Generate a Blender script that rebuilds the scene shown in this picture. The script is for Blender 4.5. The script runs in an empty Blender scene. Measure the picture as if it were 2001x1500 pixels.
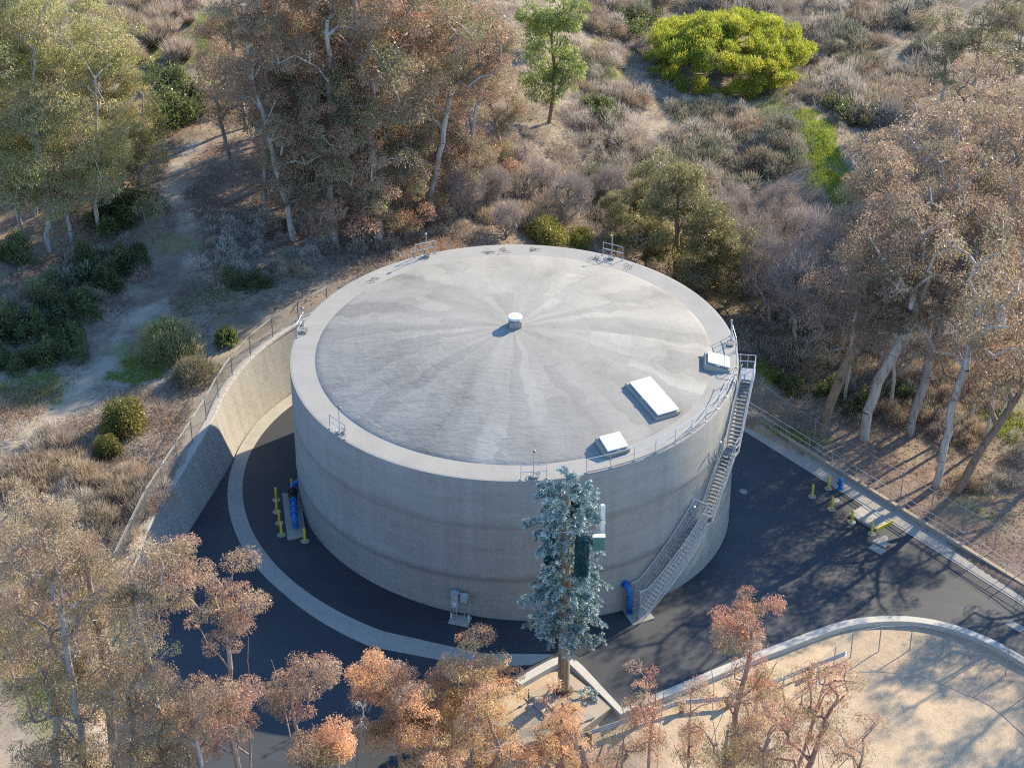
import bpy, bmesh, math, random
import numpy as np
from mathutils import Vector, Matrix
from mathutils.geometry import tessellate_polygon

# ------------------------------------------------------------------ camera, sky, sun, exposure
IW, IH = 2001.0, 1500.0
FPX = 4046.0
PITCH, ROLL = 0.568178, -0.0041162
CX, CY, CH = 0.156, 122.089, 86.969          # tank axis (x, y); camera stands at (0, 0, CH)
TR, TH = 15.5, 11.635                        # tank radius, rim height
SX, SY = -0.07645, -0.03                     # fall of the paved pad

scene = bpy.context.scene
COL = scene.collection
cp, sp = math.cos(PITCH), math.sin(PITCH)
cr, sr = math.cos(ROLL), math.sin(ROLL)
R0, U0, F0 = Vector((1, 0, 0)), Vector((0, sp, cp)), Vector((0, cp, -sp))
CXA, CYA = R0 * cr + U0 * sr, -R0 * sr + U0 * cr
cam_d = bpy.data.cameras.new("camera")
cam_d.sensor_fit = 'HORIZONTAL'
cam_d.sensor_width = 36.0
cam_d.lens = FPX / IW * 36.0
cam_d.clip_start, cam_d.clip_end = 1.0, 6000.0
cam = bpy.data.objects.new("camera", cam_d)
COL.objects.link(cam)
M = Matrix.Identity(4)
for i in range(3):
    M[i][0], M[i][1], M[i][2] = CXA[i], CYA[i], -F0[i]
M[2][3] = CH
cam.matrix_world = M
scene.camera = cam

SUN_AZ, SUN_EL = math.radians(43.0), math.radians(27.5)     # from +x towards +y
world = bpy.data.worlds.new("World")
scene.world = world
world.use_nodes = True
wn = world.node_tree
bg = wn.nodes["Background"]
sky = wn.nodes.new("ShaderNodeTexSky")
sky.sky_type = 'NISHITA'
sky.sun_disc = False
sky.sun_elevation = SUN_EL
sky.sun_rotation = math.radians(90) - SUN_AZ
sky.air_density, sky.dust_density, sky.ozone_density = 1.0, 0.1, 2.5
wb = wn.nodes.new("ShaderNodeMix")               # white balance of the skylight
wb.data_type, wb.blend_type = 'RGBA', 'MULTIPLY'
wb.inputs[0].default_value = 1.0
wb.inputs[7].default_value = (.80, 1.0, 1.12, 1)
wn.links.new(sky.outputs[0], wb.inputs[6])
wn.links.new(wb.outputs[2], bg.inputs[0])
bg.inputs[1].default_value = 0.142
sun_d = bpy.data.lights.new("sun", 'SUN')
sun_d.energy = 4.3
sun_d.angle = math.radians(0.53)
sun_d.color = (1.0, 0.845, 0.60)
sun = bpy.data.objects.new("sun", sun_d)
COL.objects.link(sun)
SV = Vector((math.cos(SUN_AZ) * math.cos(SUN_EL), math.sin(SUN_AZ) * math.cos(SUN_EL), math.sin(SUN_EL)))
sun.rotation_euler = SV.to_track_quat('Z', 'Y').to_euler()
sun.location = (60, 180, 90)
scene.view_settings.view_transform = 'Standard'
scene.view_settings.look = 'None'
scene.view_settings.exposure = 1.27
scene.view_settings.gamma = 1.0
scene.render.engine = 'CYCLES'
scene.cycles.use_denoising = False
scene.cycles.use_adaptive_sampling = False
scene.cycles.sample_clamp_indirect = 3.0
scene.cycles.filter_width = 1.15
scene.cycles.max_bounces = 4
scene.cycles.diffuse_bounces = 3
scene.cycles.transparent_max_bounces = 24

# ------------------------------------------------------------------ numbers
def smooth(a, b, x):
    t = np.clip((np.asarray(x, float) - a) / (b - a), 0, 1)
    return t * t * (3 - 2 * t)

def _hash(ix, iy, seed):
    h = (ix.astype(np.int64) * 374761393 + iy.astype(np.int64) * 668265263 + seed * 1442695041) & 0x7fffffff
    h = ((h ^ (h >> 13)) * 1274126177) & 0x7fffffff
    return ((h ^ (h >> 16)) & 0xffff) / 65535.0

def vnoise(x, y, seed=0):
    x, y = np.asarray(x, float), np.asarray(y, float)
    ix, iy = np.floor(x), np.floor(y)
    fx, fy = x - ix, y - iy
    fx, fy = fx * fx * (3 - 2 * fx), fy * fy * (3 - 2 * fy)
    a, b = _hash(ix, iy, seed), _hash(ix + 1, iy, seed)
    c, d = _hash(ix, iy + 1, seed), _hash(ix + 1, iy + 1, seed)
    return (a * (1 - fx) + b * fx) * (1 - fy) + (c * (1 - fx) + d * fx) * fy - 0.5

def fbm(x, y, seed=0, n=4):
    s, a, f = 0.0, 1.0, 1.0
    for k in range(n):
        s = s + a * vnoise(np.asarray(x) * f, np.asarray(y) * f, seed + k)
        a, f = a * .5, f * 2.03
    return s

def ray(px, py):
    x, y = (px - IW / 2) / FPX, -(py - IH / 2) / FPX
    x, y = cr * x - sr * y, sr * x + cr * y
    return np.array([x, cp + y * sp, -sp + y * cp])

def zp(x, y):
    return SX * (np.asarray(x, float) - CX) + SY * (np.asarray(y, float) - CY)

def gpad(px, py, dz=0.0):
    d = ray(px, py)
    t = (dz - CH - SX * CX - SY * CY) / (d[2] - SX * d[0] - SY * d[1])
    return np.array([0, 0, CH]) + d * t

def gz(px, py, z):
    d = ray(px, py)
    return np.array([0, 0, CH]) + d * ((z - CH) / d[2])

def pol(r, a):
    return CX + r * math.cos(math.radians(a)), CY + r * math.sin(math.radians(a))

# the straight right-hand kerb: u along it, v across it (v grows away from the tank)
KU, KV = np.array([0.642, -0.767]), np.array([0.767, 0.642])
def kerb(u, v):
    p = KU * u + KV * v
    return float(p[0]), float(p[1])

ISL_PX = [(1005, 1330), (1062, 1297), (1086, 1286), (1106, 1284), (1126, 1291), (1142, 1306), (1215, 1385), (1330, 1337), (1440, 1290),
          (1560, 1245), (1640, 1215), (1710, 1205), (1780, 1205), (1850, 1217), (1930, 1245), (2001, 1285), (2120, 1360), (2250, 1450)]
ISL = [tuple(gpad(*p)[:2]) for p in ISL_PX]
WALL_STRAIGHT = [(-20.26, 123.5), (-21.08, 119.6), (-21.97, 115.6), (-23.2, 110.0), (-24.5, 104.0)]
pad_poly = [pol(20.45, a) for a in range(60, 176, 6)] + WALL_STRAIGHT + [(-24.2, 96), (-23.0, 88), (-21.5, 78), (-19, 66),
            (-7, 66), (-6.4, 84), (-5.8, 93), (-4.2, 97.5), (-2.2, 100.2)] + ISL + [(44, 90), kerb(-40, 98.3), kerb(-93, 98.3), kerb(-97, 96.5)]
PP = np.array(pad_poly)

def pad_sd(x, y):
    """signed distance to the paved pad, positive outside"""
    x, y = np.asarray(x, float), np.asarray(y, float)
    d2 = np.full(x.shape, 1e18)
    inside = np.zeros(x.shape, bool)
    n = len(PP)
    for i in range(n):
        ax, ay = PP[i]; bx, by = PP[(i + 1) % n]
        ex, ey = bx - ax, by - ay
        t = np.clip(((x - ax) * ex + (y - ay) * ey) / (ex * ex + ey * ey + 1e-12), 0, 1)
        d2 = np.minimum(d2, (x - ax - t * ex) ** 2 + (y - ay - t * ey) ** 2)
        cond = ((ay > y) != (by > y))
        with np.errstate(divide='ignore', invalid='ignore'):
            xi = (bx - ax) * (y - ay) / (by - ay) + ax
        inside ^= cond & (x < xi)
    d = np.sqrt(d2)
    return np.where(inside, -d, d)

def znat(x, y):
    x, y = np.asarray(x, float), np.asarray(y, float)
    near = zp(x, y)
    dist = np.hypot(x - CX, y - CY)
    far = -2.3 + 0.035 * np.maximum(0, y - 150) + 0.02 * (x - 20)
    far = np.clip(far, -4, 4)
    zr = near + (far - near) * smooth(19, 42, dist + 0 * x) * (y > 110) + (y <= 110) * 0
    zr = np.where(y > 110, zr, near)
    # front: the ground falls away behind the kerb
    fr = 0.32 + 1.9 * smooth(98, 92, y) * smooth(10, 2, x) + 0.09 * np.maximum(0, 100 - y)
    zr = zr - fr * smooth(112, 108, y) * (x > -8)
    # raised bench on the left and behind the tank
    k = np.maximum(0, CY - y)
    a = smooth(24, -6, x + k)
    a = a * smooth(82, 112, y)
    zl = 5.45 + 0.03 * np.maximum(0, -25 - x) + 2.2 * fbm(x / 26, y / 26, 3, 3) * smooth(22, 36, dist)
    zl = zl + 11 * smooth(-24, -66, x + 0.25 * (y - 190)) * smooth(168, 215, y)
    z = zr + (zl - zr) * a
    z = z + 1.6 * np.exp(-(((x - 29.0) / 4.5) ** 2 + ((y - 178) / 9.0) ** 2))          # green knoll
    z = z + (1.3 * fbm(x / 17, y / 17, 11, 3) + .5 * fbm(x / 5, y / 5, 15, 2)) * smooth(24, 40, dist) * smooth(128, 140, y)
    z = z + 0.10 * fbm(x / 2.2, y / 2.2, 21, 2) * smooth(20, 24, dist)
    z = z + 30 * smooth(260, 700, np.hypot(x, y)) + 0.0 * x
    return z

def zg(x, y):
    """the ground as built"""
    sd = pad_sd(x, y)
    w = smooth(0.25, 1.15, sd)
    lo = zp(x, y) - 0.25
    return lo + (znat(x, y) - lo) * w

def gp(px, py):
    """the ground point seen at a pixel of the photograph"""
    d = ray(px, py)
    t0, t1 = CH / -d[2] * .70, CH / -d[2] * 1.25
    for n in (160, 24, 24):
        t = np.linspace(t0, t1, n)
        q = np.array([0, 0, CH]) + d * t[:, None]
        below = np.nonzero(q[:, 2] < zg(q[:, 0], q[:, 1]))[0]
        i = below[0] if len(below) else n - 1
        t0, t1 = t[max(0, i - 1)], t[i]
    return np.array([0, 0, CH]) + d * t1

def zat(x, y):
    return float(zg(np.array([x]), np.array([y]))[0])

def ztop(p, py):
    """height of the point straight above p seen at image row py"""
    d = ray(IW / 2, py)
    return CH + d[2] / d[1] * p[1]

# ------------------------------------------------------------------ objects
def tag(o, label=None, cat=None, group=None, kind=None):
    if label: o["label"] = label
    if cat: o["category"] = cat
    if group: o["group"] = group
    if kind: o["kind"] = kind
    return o

def empty(name, loc=(0, 0, 0), rz=0.0):
    o = bpy.data.objects.new(name, None)
    o.empty_display_size = 0.3
    o.location = loc
    o.rotation_euler = (0, 0, rz)
    COL.objects.link(o)
    return o

def mesh_obj(name, me, parent=None):
    o = bpy.data.objects.new(name, me)
    COL.objects.link(o)
    if parent is not None:
        o.parent = parent
    return o

def copy_tree(o, parent=None):
    c = o.copy()
    COL.objects.link(c)
    if parent is not None: c.parent = parent
    for ch in list(o.children): copy_tree(ch, c)
    return c

class MB:
    """collects boxes, bars, tubes and sheets into one mesh"""
    def __init__(s):
        s.v, s.f, s.uv = [], [], {}
        s.smooth_from = []
    def add(s, vs, fs, uvs=None):
        b = len(s.v)
        s.v += [tuple(map(float, p)) for p in vs]
        for k, f in enumerate(fs):
            if uvs is not None: s.uv[len(s.f)] = uvs[k]
            s.f.append(tuple(i + b for i in f))
        return s
    def box(s, c, size, rz=0.0, rot=None, ch=0.0):
        x, y, z = size[0] / 2, size[1] / 2, size[2] / 2
        R = rot if rot is not None else Matrix.Rotation(rz, 3, 'Z')
        if ch <= 0:
            P = [(-x, -y, -z), (x, -y, -z), (x, y, -z), (-x, y, -z), (-x, -y, z), (x, -y, z), (x, y, z), (-x, y, z)]
            F = [(0, 3, 2, 1), (4, 5, 6, 7), (0, 1, 5, 4), (1, 2, 6, 5), (2, 3, 7, 6), (3, 0, 4, 7)]
        else:
            P = [(-x, -y, -z), (x, -y, -z), (x, y, -z), (-x, y, -z), (-x, -y, z - ch), (x, -y, z - ch), (x, y, z - ch), (-x, y, z - ch),
                 (-x + ch, -y + ch, z), (x - ch, -y + ch, z), (x - ch, y - ch, z), (-x + ch, y - ch, z)]
            F = [(0, 3, 2, 1), (8, 9, 10, 11)] + [(i, (i + 1) % 4, 4 + (i + 1) % 4, 4 + i) for i in range(4)] + \
                [(4 + i, 4 + (i + 1) % 4, 8 + (i + 1) % 4, 8 + i) for i in range(4)]
        return s.add([R @ Vector(p) + Vector(c) for p in P], F)
    def tube(s, pts, r, n=6, caps=True):
        pts = [Vector(p) for p in pts]
        rs = r if isinstance(r, (list, tuple)) else [r] * len(pts)
        V, F = [], []
        up = Vector((0, 0, 1))
        pa = None
        for i, p in enumerate(pts):
            d = (pts[min(i + 1, len(pts) - 1)] - pts[max(i - 1, 0)])
            if d.length < 1e-9: d = Vector((0, 0, 1))
            d.normalize()
            if pa is None:
                pa = d.cross(up if abs(d.z) < .95 else Vector((1, 0, 0))).normalized()
            else:
                pa = pa - d * pa.dot(d)
                pa = pa.normalized() if pa.length > 1e-6 else d.cross(Vector((1, 0, 0))).normalized()
            pb = d.cross(pa)
            for k in range(n):
                a = 2 * math.pi * k / n
                V.append(p + (pa * math.cos(a) + pb * math.sin(a)) * rs[i])
        for i in range(len(pts) - 1):
            for k in range(n):
                F.append((i * n + k, i * n + (k + 1) % n, (i + 1) * n + (k + 1) % n, (i + 1) * n + k))
        if caps:
            F.append(tuple(range(n))[::-1])
            F.append(tuple((len(pts) - 1) * n + k for k in range(n)))
        return s.add(V, F)
    def lathe(s, prof, c=(0, 0, 0), n=24, a0=0.0):
        V, F = [], []
        for (r, z) in prof:
            for k in range(n):
                a = a0 + 2 * math.pi * k / n
                V.append((c[0] + r * math.cos(a), c[1] + r * math.sin(a), c[2] + z))
        for i in range(len(prof) - 1):
            for k in range(n):
                F.append((i * n + k, i * n + (k + 1) % n, (i + 1) * n + (k + 1) % n, (i + 1) * n + k))
        return s.add(V, F)
    def strip(s, A, B):
        """quads between two equally long point rows"""
        n = len(A)
        return s.add(list(A) + list(B), [(i, i + 1, n + i + 1, n + i) for i in range(n - 1)])
    def build(s, name, mat, parent=None, smooth=False, uvname=None):
        me = bpy.data.meshes.new(name)
        me.from_pydata(s.v, [], s.f)
        if s.uv:
            lay = me.uv_layers.new(name="UVMap")
            for p in me.polygons:
                if p.index in s.uv:
                    for li, uv in zip(p.loop_indices, s.uv[p.index]):
                        lay.data[li].uv = uv
        me.materials.append(mat)
        if smooth:
            me.polygons.foreach_set("use_smooth", [True] * len(me.polygons))
        me.update()
        return mesh_obj(name, me, parent)

def np_mesh(name, V, F, mat, col=None, smooth=False):
    """mesh from numpy arrays (all faces with the same number of corners)"""
    me = bpy.data.meshes.new(name)
    V = np.asarray(V, np.float32); F = np.asarray(F, np.int32)
    n, k = F.shape
    me.vertices.add(len(V)); me.vertices.foreach_set("co", V.ravel())
    me.loops.add(n * k); me.loops.foreach_set("vertex_index", F.ravel())
    me.polygons.add(n)
    me.polygons.foreach_set("loop_start", np.arange(0, n * k, k, dtype=np.int32))
    me.polygons.foreach_set("loop_total", np.full(n, k, np.int32))
    if smooth: me.polygons.foreach_set("use_smooth", np.ones(n, bool))
    me.update(calc_edges=True)
    me.validate()
    if col is not None:
        at = me.color_attributes.new("Col", 'FLOAT_COLOR', 'POINT')
        c = np.ones((len(V), 4), np.float32); c[:, :3] = col
        at.data.foreach_set("color", c.ravel())
    me.materials.append(mat)
    return me

# ------------------------------------------------------------------ materials
class NT:
    def __init__(s, name):
        s.m = bpy.data.materials.new(name); s.m.use_nodes = True
        s.t = s.m.node_tree; s.b = s.t.nodes["Principled BSDF"]; s.out = s.t.nodes["Material Output"]
    def n(s, typ, **kw):
        o = s.t.nodes.new(typ)
        for k, v in kw.items():
            if k.startswith("i_"):
                o.inputs[int(k[2:])].default_value = v
            elif hasattr(o, k): setattr(o, k, v)
        return o
    def l(s, a, b): s.t.links.new(a, b)
    def noise(s, vec, scale, detail=4, rough=.6):
        o = s.t.nodes.new("ShaderNodeTexNoise")
        o.inputs["Scale"].default_value = scale; o.inputs["Detail"].default_value = detail; o.inputs["Roughness"].default_value = rough
        if vec is not None: s.l(vec, o.inputs["Vector"])
        return o.outputs["Fac"]
    def ramp(s, fac, stops):
        o = s.t.nodes.new("ShaderNodeValToRGB")
        e = o.color_ramp.elements
        while len(e) < len(stops): e.new(0.5)
        for k, (p, c) in enumerate(stops):
            e[k].position = p; e[k].color = (c[0], c[1], c[2], 1) if not isinstance(c, (int, float)) else (c, c, c, 1)
        s.l(fac, o.inputs[0]); return o.outputs[0]
    def mix(s, a, b, fac, mode='MIX'):
        o = s.t.nodes.new("ShaderNodeMix"); o.data_type = 'RGBA'; o.blend_type = mode
        for k, v in ((6, a), (7, b), (0, fac)):
            if isinstance(v, (int, float)): o.inputs[k].default_value = v if k == 0 else (v, v, v, 1)
            elif isinstance(v, (tuple, list)): o.inputs[k].default_value = (*v[:3], 1)
            else: s.l(v, o.inputs[k])
        return o.outputs[2]
    def math(s, op, a, b=0.0, c=None):
        o = s.t.nodes.new("ShaderNodeMath"); o.operation = op
        for k, v in enumerate((a, b) if c is None else (a, b, c)):
            if isinstance(v, (int, float)): o.inputs[k].default_value = v
            else: s.l(v, o.inputs[k])
        return o.outputs[0]
    def pos(s):
        return s.t.nodes.new("ShaderNodeNewGeometry").outputs["Position"]
    def obj(s):
        return s.t.nodes.new("ShaderNodeTexCoord").outputs["Object"]
    def uv(s):
        return s.t.nodes.new("ShaderNodeTexCoord").outputs["UV"]
    def mapv(s, vec, scale):
        o = s.t.nodes.new("ShaderNodeMapping"); o.inputs["Scale"].default_value = scale; s.l(vec, o.inputs[0]); return o.outputs[0]
    def bump(s, h, strength, dist=.05):
        o = s.t.nodes.new("ShaderNodeBump"); o.inputs["Strength"].default_value = strength; o.inputs["Distance"].default_value = dist
        s.l(h, o.inputs["Height"]); s.l(o.outputs[0], s.b.inputs["Normal"])
    def base(s, c):
        if isinstance(c, (tuple, list)): s.b.inputs["Base Color"].default_value = (*c[:3], 1)
        else: s.l(c, s.b.inputs["Base Color"])
    def set(s, rough=.8, metal=0.0, spec=.3):
        s.b.inputs["Roughness"].default_value = rough; s.b.inputs["Metallic"].default_value = metal
        s.b.inputs["Specular IOR Level"].default_value = spec
        return s.m

def concrete(name, c, var=.16, sc=.6, spots=True):
    t = NT(name); p = t.pos()
    a = t.noise(p, sc, 6, .65); b = t.noise(p, sc * 9, 5, .7)
    k = t.math('ADD', t.math('MULTIPLY', a, .6), t.math('MULTIPLY', b, .4))
    t.base(t.ramp(k, [(.28, [x * (1 - var * 1.5) for x in c]), (.5, c), (.72, [min(1, x * (1 + var)) for x in c])]))
    t.bump(b, .25, .02)
    return t.set(.9, 0, .2)

def plain(name, c, rough=.6, metal=0.0, var=.1, sc=3.0, spec=.4):
    t = NT(name)
    k = t.noise(t.pos(), sc, 5, .65)
    t.base(t.ramp(k, [(.3, [x * (1 - var) for x in c]), (.7, [min(1, x * (1 + var)) for x in c])]))
    return t.set(rough, metal, spec)

M_conc = concrete("concrete_pale", (0.327, 0.304, 0.266))
M_gutter = concrete("concrete_gutter", (0.342, 0.323, 0.289), .14, .9)
M_slab = concrete("concrete_slab_tan", (0.380, 0.319, 0.251), .10, .5)
M_conc_dark = concrete("concrete_weathered", (0.228, 0.198, 0.167), .2, .7)
M_kerb = concrete("kerb_concrete", (.42, .405, .37), .10, 1.2)
M_steel = plain("galvanised_steel", (.50, .52, .54), .42, .55, .12, 4.0)
M_steel_dull = plain("galvanised_dull", (.27, .275, .28), .55, .35, .2, 3.0)
M_wire = plain("fence_wire", (.20, .20, .20), .6, .3, .1)
M_yellow = plain("yellow_paint", (.62, .47, .04), .5, 0, .1, 5)
M_blue = plain("blue_pipe_paint", (.012, .13, .42), .45, 0, .2, 2.5)
M_black = plain("black_rubber", (.02, .02, .022), .6, 0, .2)
M_alu = plain("hatch_aluminium", (.66, .66, .655), .38, .2, .08, 2.0)
M_white = plain("white_paint", (.62, .62, .60), .5, 0, .06)
M_box = plain("cabinet_grey_paint", (.36, .41, .45), .5, 0.1, .08)
M_wood = plain("timber_post", (.26, .16, .085), .85, 0, .25, 6)
M_rust = plain("rusty_steel", (.17, .09, .06), .8, .1, .3, 5)
M_teal = plain("teal_paint", (.05, .17, .15), .6, 0, .15)

def mat_asphalt():
    t = NT("asphalt"); p = t.pos()
    a = t.noise(p, .22, 5, .6); b = t.noise(p, 14, 3, .7); c = t.noise(t.mapv(p, (.25, 1.4, 1)), .9, 5, .6)
    k = t.math('ADD', t.math('MULTIPLY', a, .55), t.math('ADD', t.math('MULTIPLY', b, .25), t.math('MULTIPLY', c, .2)))
    xyz = t.n("ShaderNodeSeparateXYZ"); t.l(p, xyz.inputs[0])
    rr = t.math('SQRT', t.math('ADD', t.math('POWER', t.math('SUBTRACT', xyz.outputs[0], 27.0), 2.0), t.math('POWER', t.math('SUBTRACT', xyz.outputs[1], 95.0), 2.0)))
    arcs = 0.0
    for r_ in (16.6, 18.3, 20.4):
        g = t.math('SUBTRACT', 1.0, t.math('MINIMUM', t.math('MULTIPLY', t.math('ABSOLUTE', t.math('SUBTRACT', t.math('ADD', rr, t.math('MULTIPLY', a, .8)), r_)), 4.0), 1.0))
        arcs = t.math('ADD', arcs, t.math('MULTIPLY', g, c))
    k = t.math('ADD', k, t.math('MULTIPLY', arcs, .16))
    t.base(t.ramp(k, [(.3, (.021, .026, .033)), (.5, (.034, .040, .049)), (.7, (.054, .059, .067))]))
    t.bump(b, .3, .01)
    return t.set(.6, 0, .35)
M_asphalt = mat_asphalt()

def mat_attr(name, rough=.9, fine=9.0, bumps=.5, amp=.35):
    t = NT(name); p = t.pos()
    at = t.n("ShaderNodeVertexColor"); at.layer_name = "Col"
    a = t.noise(p, fine, 6, .75); b = t.noise(p, 1.3, 5, .65)
    k = t.math('ADD', t.math('MULTIPLY', a, .6), t.math('MULTIPLY', b, .4))
    f = t.ramp(k, [(.30, 1 - amp * 1.3), (.5, 1.0), (.70, 1 + amp)])
    t.base(t.mix(at.outputs[0], f, 1.0, 'MULTIPLY'))
    t.bump(k, bumps, .12)
    return t.set(rough, 0, .15)
M_ground = mat_attr("soil_and_litter")

def mat_leaf(name, trans=.35, rough=.5, spec=.35):
    t = NT(name)
    at = t.n("ShaderNodeVertexColor"); at.layer_name = "Col"
    oi = t.n("ShaderNodeObjectInfo")
    v = t.ramp(oi.outputs["Random"], [(0, .86), (1, 1.14)])
    c = t.mix(at.outputs[0], v, 1.0, 'MULTIPLY')
    t.base(c); t.set(rough, 0, spec)
    tr = t.n("ShaderNodeBsdfTranslucent"); t.l(c, tr.inputs[0])
    mx = t.n("ShaderNodeMixShader"); mx.inputs[0].default_value = trans
    t.l(t.b.outputs[0], mx.inputs[1]); t.l(tr.outputs[0], mx.inputs[2]); t.l(mx.outputs[0], t.out.inputs[0])
    return t.m
M_leaf = mat_leaf("leaves", .5, .38, .5)
M_twig = mat_leaf("dry_twigs", .25, .8, .15)
M_needle = mat_leaf("plastic_needles", .1, .35, .5)

def mat_bark(name, c1, c2):
    t = NT(name); p = t.obj()
    a = t.noise(t.mapv(p, (3.5, 3.5, .5)), 1.6, 5, .65)
    t.base(t.ramp(a, [(.32, c2), (.52, c1), (.75, [min(1, x * 1.15) for x in c1])]))
    t.bump(a, .5, .05)
    return t.set(.85, 0, .2)
M_bark_pale = mat_bark("bark_pale", (.46, .40, .35), (.25, .18, .135))
M_bark_brown = mat_bark("bark_brown", (.27, .185, .13), (.13, .085, .06))
M_bark_grey = mat_bark("bark_grey", (.33, .29, .265), (.17, .13, .11))
M_bark_twig = mat_bark("bark_twig", (.36, .25, .20), (.2, .13, .10))

def mat_tank_wall():
    t = NT("tank_shotcrete"); p = t.pos()
    xyz = t.n("ShaderNodeSeparateXYZ"); t.l(p, xyz.inputs[0])
    a = t.noise(t.mapv(p, (.35, .35, 2.2)), .9, 6, .6)       # horizontal trowel bands
    b = t.noise(p, 5.0, 5, .7)
    d = t.noise(t.mapv(p, (1.4, 1.4, .12)), .8, 5, .6)       # run-down streaks
    k = t.math('ADD', t.math('MULTIPLY', a, .45), t.math('ADD', t.math('MULTIPLY', b, .25), t.math('MULTIPLY', d, .3)))
    c = t.ramp(k, [(.3, (.245, .228, .205)), (.5, (.298, .288, .270)), (.7, (.345, .335, .318))])
    for zc in (3.82, 8.05):                                   # darker bands along the two lift joints
        w = t.math('ADD', xyz.outputs[2], t.math('MULTIPLY', t.math('SUBTRACT', a, .5), .5))
        g = t.math('SUBTRACT', 1.0, t.math('MINIMUM', t.math('ABSOLUTE', t.math('MULTIPLY', t.math('SUBTRACT', w, zc), 2.6)), 1.0))
        c = t.mix(c, (.15, .135, .122), t.math('MULTIPLY', g, .62 if zc < 5 else .38))
    run = t.noise(t.mapv(p, (.9, .9, .05)), 1.1, 5, .65)
    c = t.mix(c, t.ramp(run, [(.36, .93), (.5, 1.0), (.66, 1.035)]), 1.0, 'MULTIPLY')
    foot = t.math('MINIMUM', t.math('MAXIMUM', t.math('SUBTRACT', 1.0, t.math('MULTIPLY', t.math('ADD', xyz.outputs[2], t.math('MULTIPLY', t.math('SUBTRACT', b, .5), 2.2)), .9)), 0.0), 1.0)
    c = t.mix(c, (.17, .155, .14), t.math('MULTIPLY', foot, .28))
    t.base(c)
    t.bump(t.math('ADD', t.math('MULTIPLY', a, .7), t.math('MULTIPLY', b, .4)), .35, .04)
    return t.set(.9, 0, .2)
M_tank = mat_tank_wall()

def mat_dome():
    """trowelled dome: UV holds (angle in turns, radius in metres)"""
    t = NT("tank_dome_concrete"); p = t.pos(); uv = t.uv()
    s = t.n("ShaderNodeSeparateXYZ"); t.l(uv, s.inputs[0])
    wob = t.noise(p, .35, 4, .55)
    ang = t.math('ADD', t.math('MULTIPLY', s.outputs[0], 43.0), t.math('MULTIPLY', t.math('SUBTRACT', wob, .5), 2.2))
    rad = t.math('ADD', s.outputs[1], t.math('MULTIPLY', t.math('SUBTRACT', t.noise(p, .5, 2), .5), 1.6))
    cv = t.n("ShaderNodeCombineXYZ"); t.l(rad, cv.inputs[0]); t.l(ang, cv.inputs[1])
    br = t.n("ShaderNodeTexBrick"); t.l(cv.outputs[0], br.inputs["Vector"])
    br.offset = .37; br.offset_frequency = 3; br.squash = 1.6; br.squash_frequency = 2
    br.inputs["Scale"].default_value = 1.0
    br.inputs["Brick Width"].default_value = 5.2; br.inputs["Row Height"].default_value = 1.0
    br.inputs["Mortar Size"].default_value = .006; br.inputs["Mortar Smooth"].default_value = .3
    br.inputs["Color1"].default_value = (.262, .254, .236, 1); br.inputs["Color2"].default_value = (.336, .322, .292, 1)
    br.inputs["Mortar"].default_value = (.245, .235, .218, 1); br.inputs["Bias"].default_value = -.1
    # run-off stains from the crown outwards, irregular
    sv = t.n("ShaderNodeCombineXYZ"); t.l(t.math('MULTIPLY', s.outputs[1], .085), sv.inputs[0]); t.l(t.math('MULTIPLY', ang, .42), sv.inputs[1])
    stain = t.noise(sv.outputs[0], 1.0, 5, .62)
    # trowel ridges round the dome
    st = t.n("ShaderNodeCombineXYZ"); t.l(t.math('MULTIPLY', rad, .9), st.inputs[0]); t.l(t.math('MULTIPLY', s.outputs[0], 22.0), st.inputs[1])
    fine = t.noise(t.mapv(st.outputs[0], (3.4, .7, 1)), 1.2, 6, .65)
    blot = t.noise(p, .20, 6, .62); grit = t.noise(p, 3.0, 4, .7)
    k = t.math('ADD', t.math('MULTIPLY', fine, .22), t.math('ADD', t.math('MULTIPLY', blot, .38), t.math('ADD', t.math('MULTIPLY', stain, .30), t.math('MULTIPLY', grit, .10))))
    f = t.ramp(k, [(.36, .66), (.46, .92), (.55, 1.03), (.66, 1.18)])
    f2 = t.mix(t.ramp(stain, [(.36, .84), (.48, .98), (.56, 1.02), (.66, 1.08)]), 1.0, t.math('SUBTRACT', 1.0, t.math('MULTIPLY', t.math('MINIMUM', t.math('DIVIDE', s.outputs[1], 9.0), 1.0), .8)))
    t.base(t.mix(t.mix(br.outputs["Color"], f, 1.0, 'MULTIPLY'), f2, 1.0, 'MULTIPLY'))
    xyz = t.n("ShaderNodeSeparateXYZ"); t.l(p, xyz.inputs[0])
    side = t.ramp(t.math('ADD', t.math('MULTIPLY', xyz.outputs[0], -.05), t.math('MULTIPLY', t.math('SUBTRACT', CY + 2, xyz.outputs[1]), .035)), [(.05, 0.15), (.5, 1.0)])
    rip = t.noise(t.mapv(p, (1.1, 2.6, 1)), .9, 4, .6)       # rough hand-trowelled ripples on the near left
    h = t.math('ADD', t.math('MULTIPLY', fine, .35), t.math('ADD', t.math('MULTIPLY', br.outputs["Fac"], -.15), t.math('MULTIPLY', t.math('MULTIPLY', rip, side), 1.1)))
    t.bump(h, .6, .09)
    return t.set(.85, 0, .25)
M_dome = mat_dome()

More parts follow.
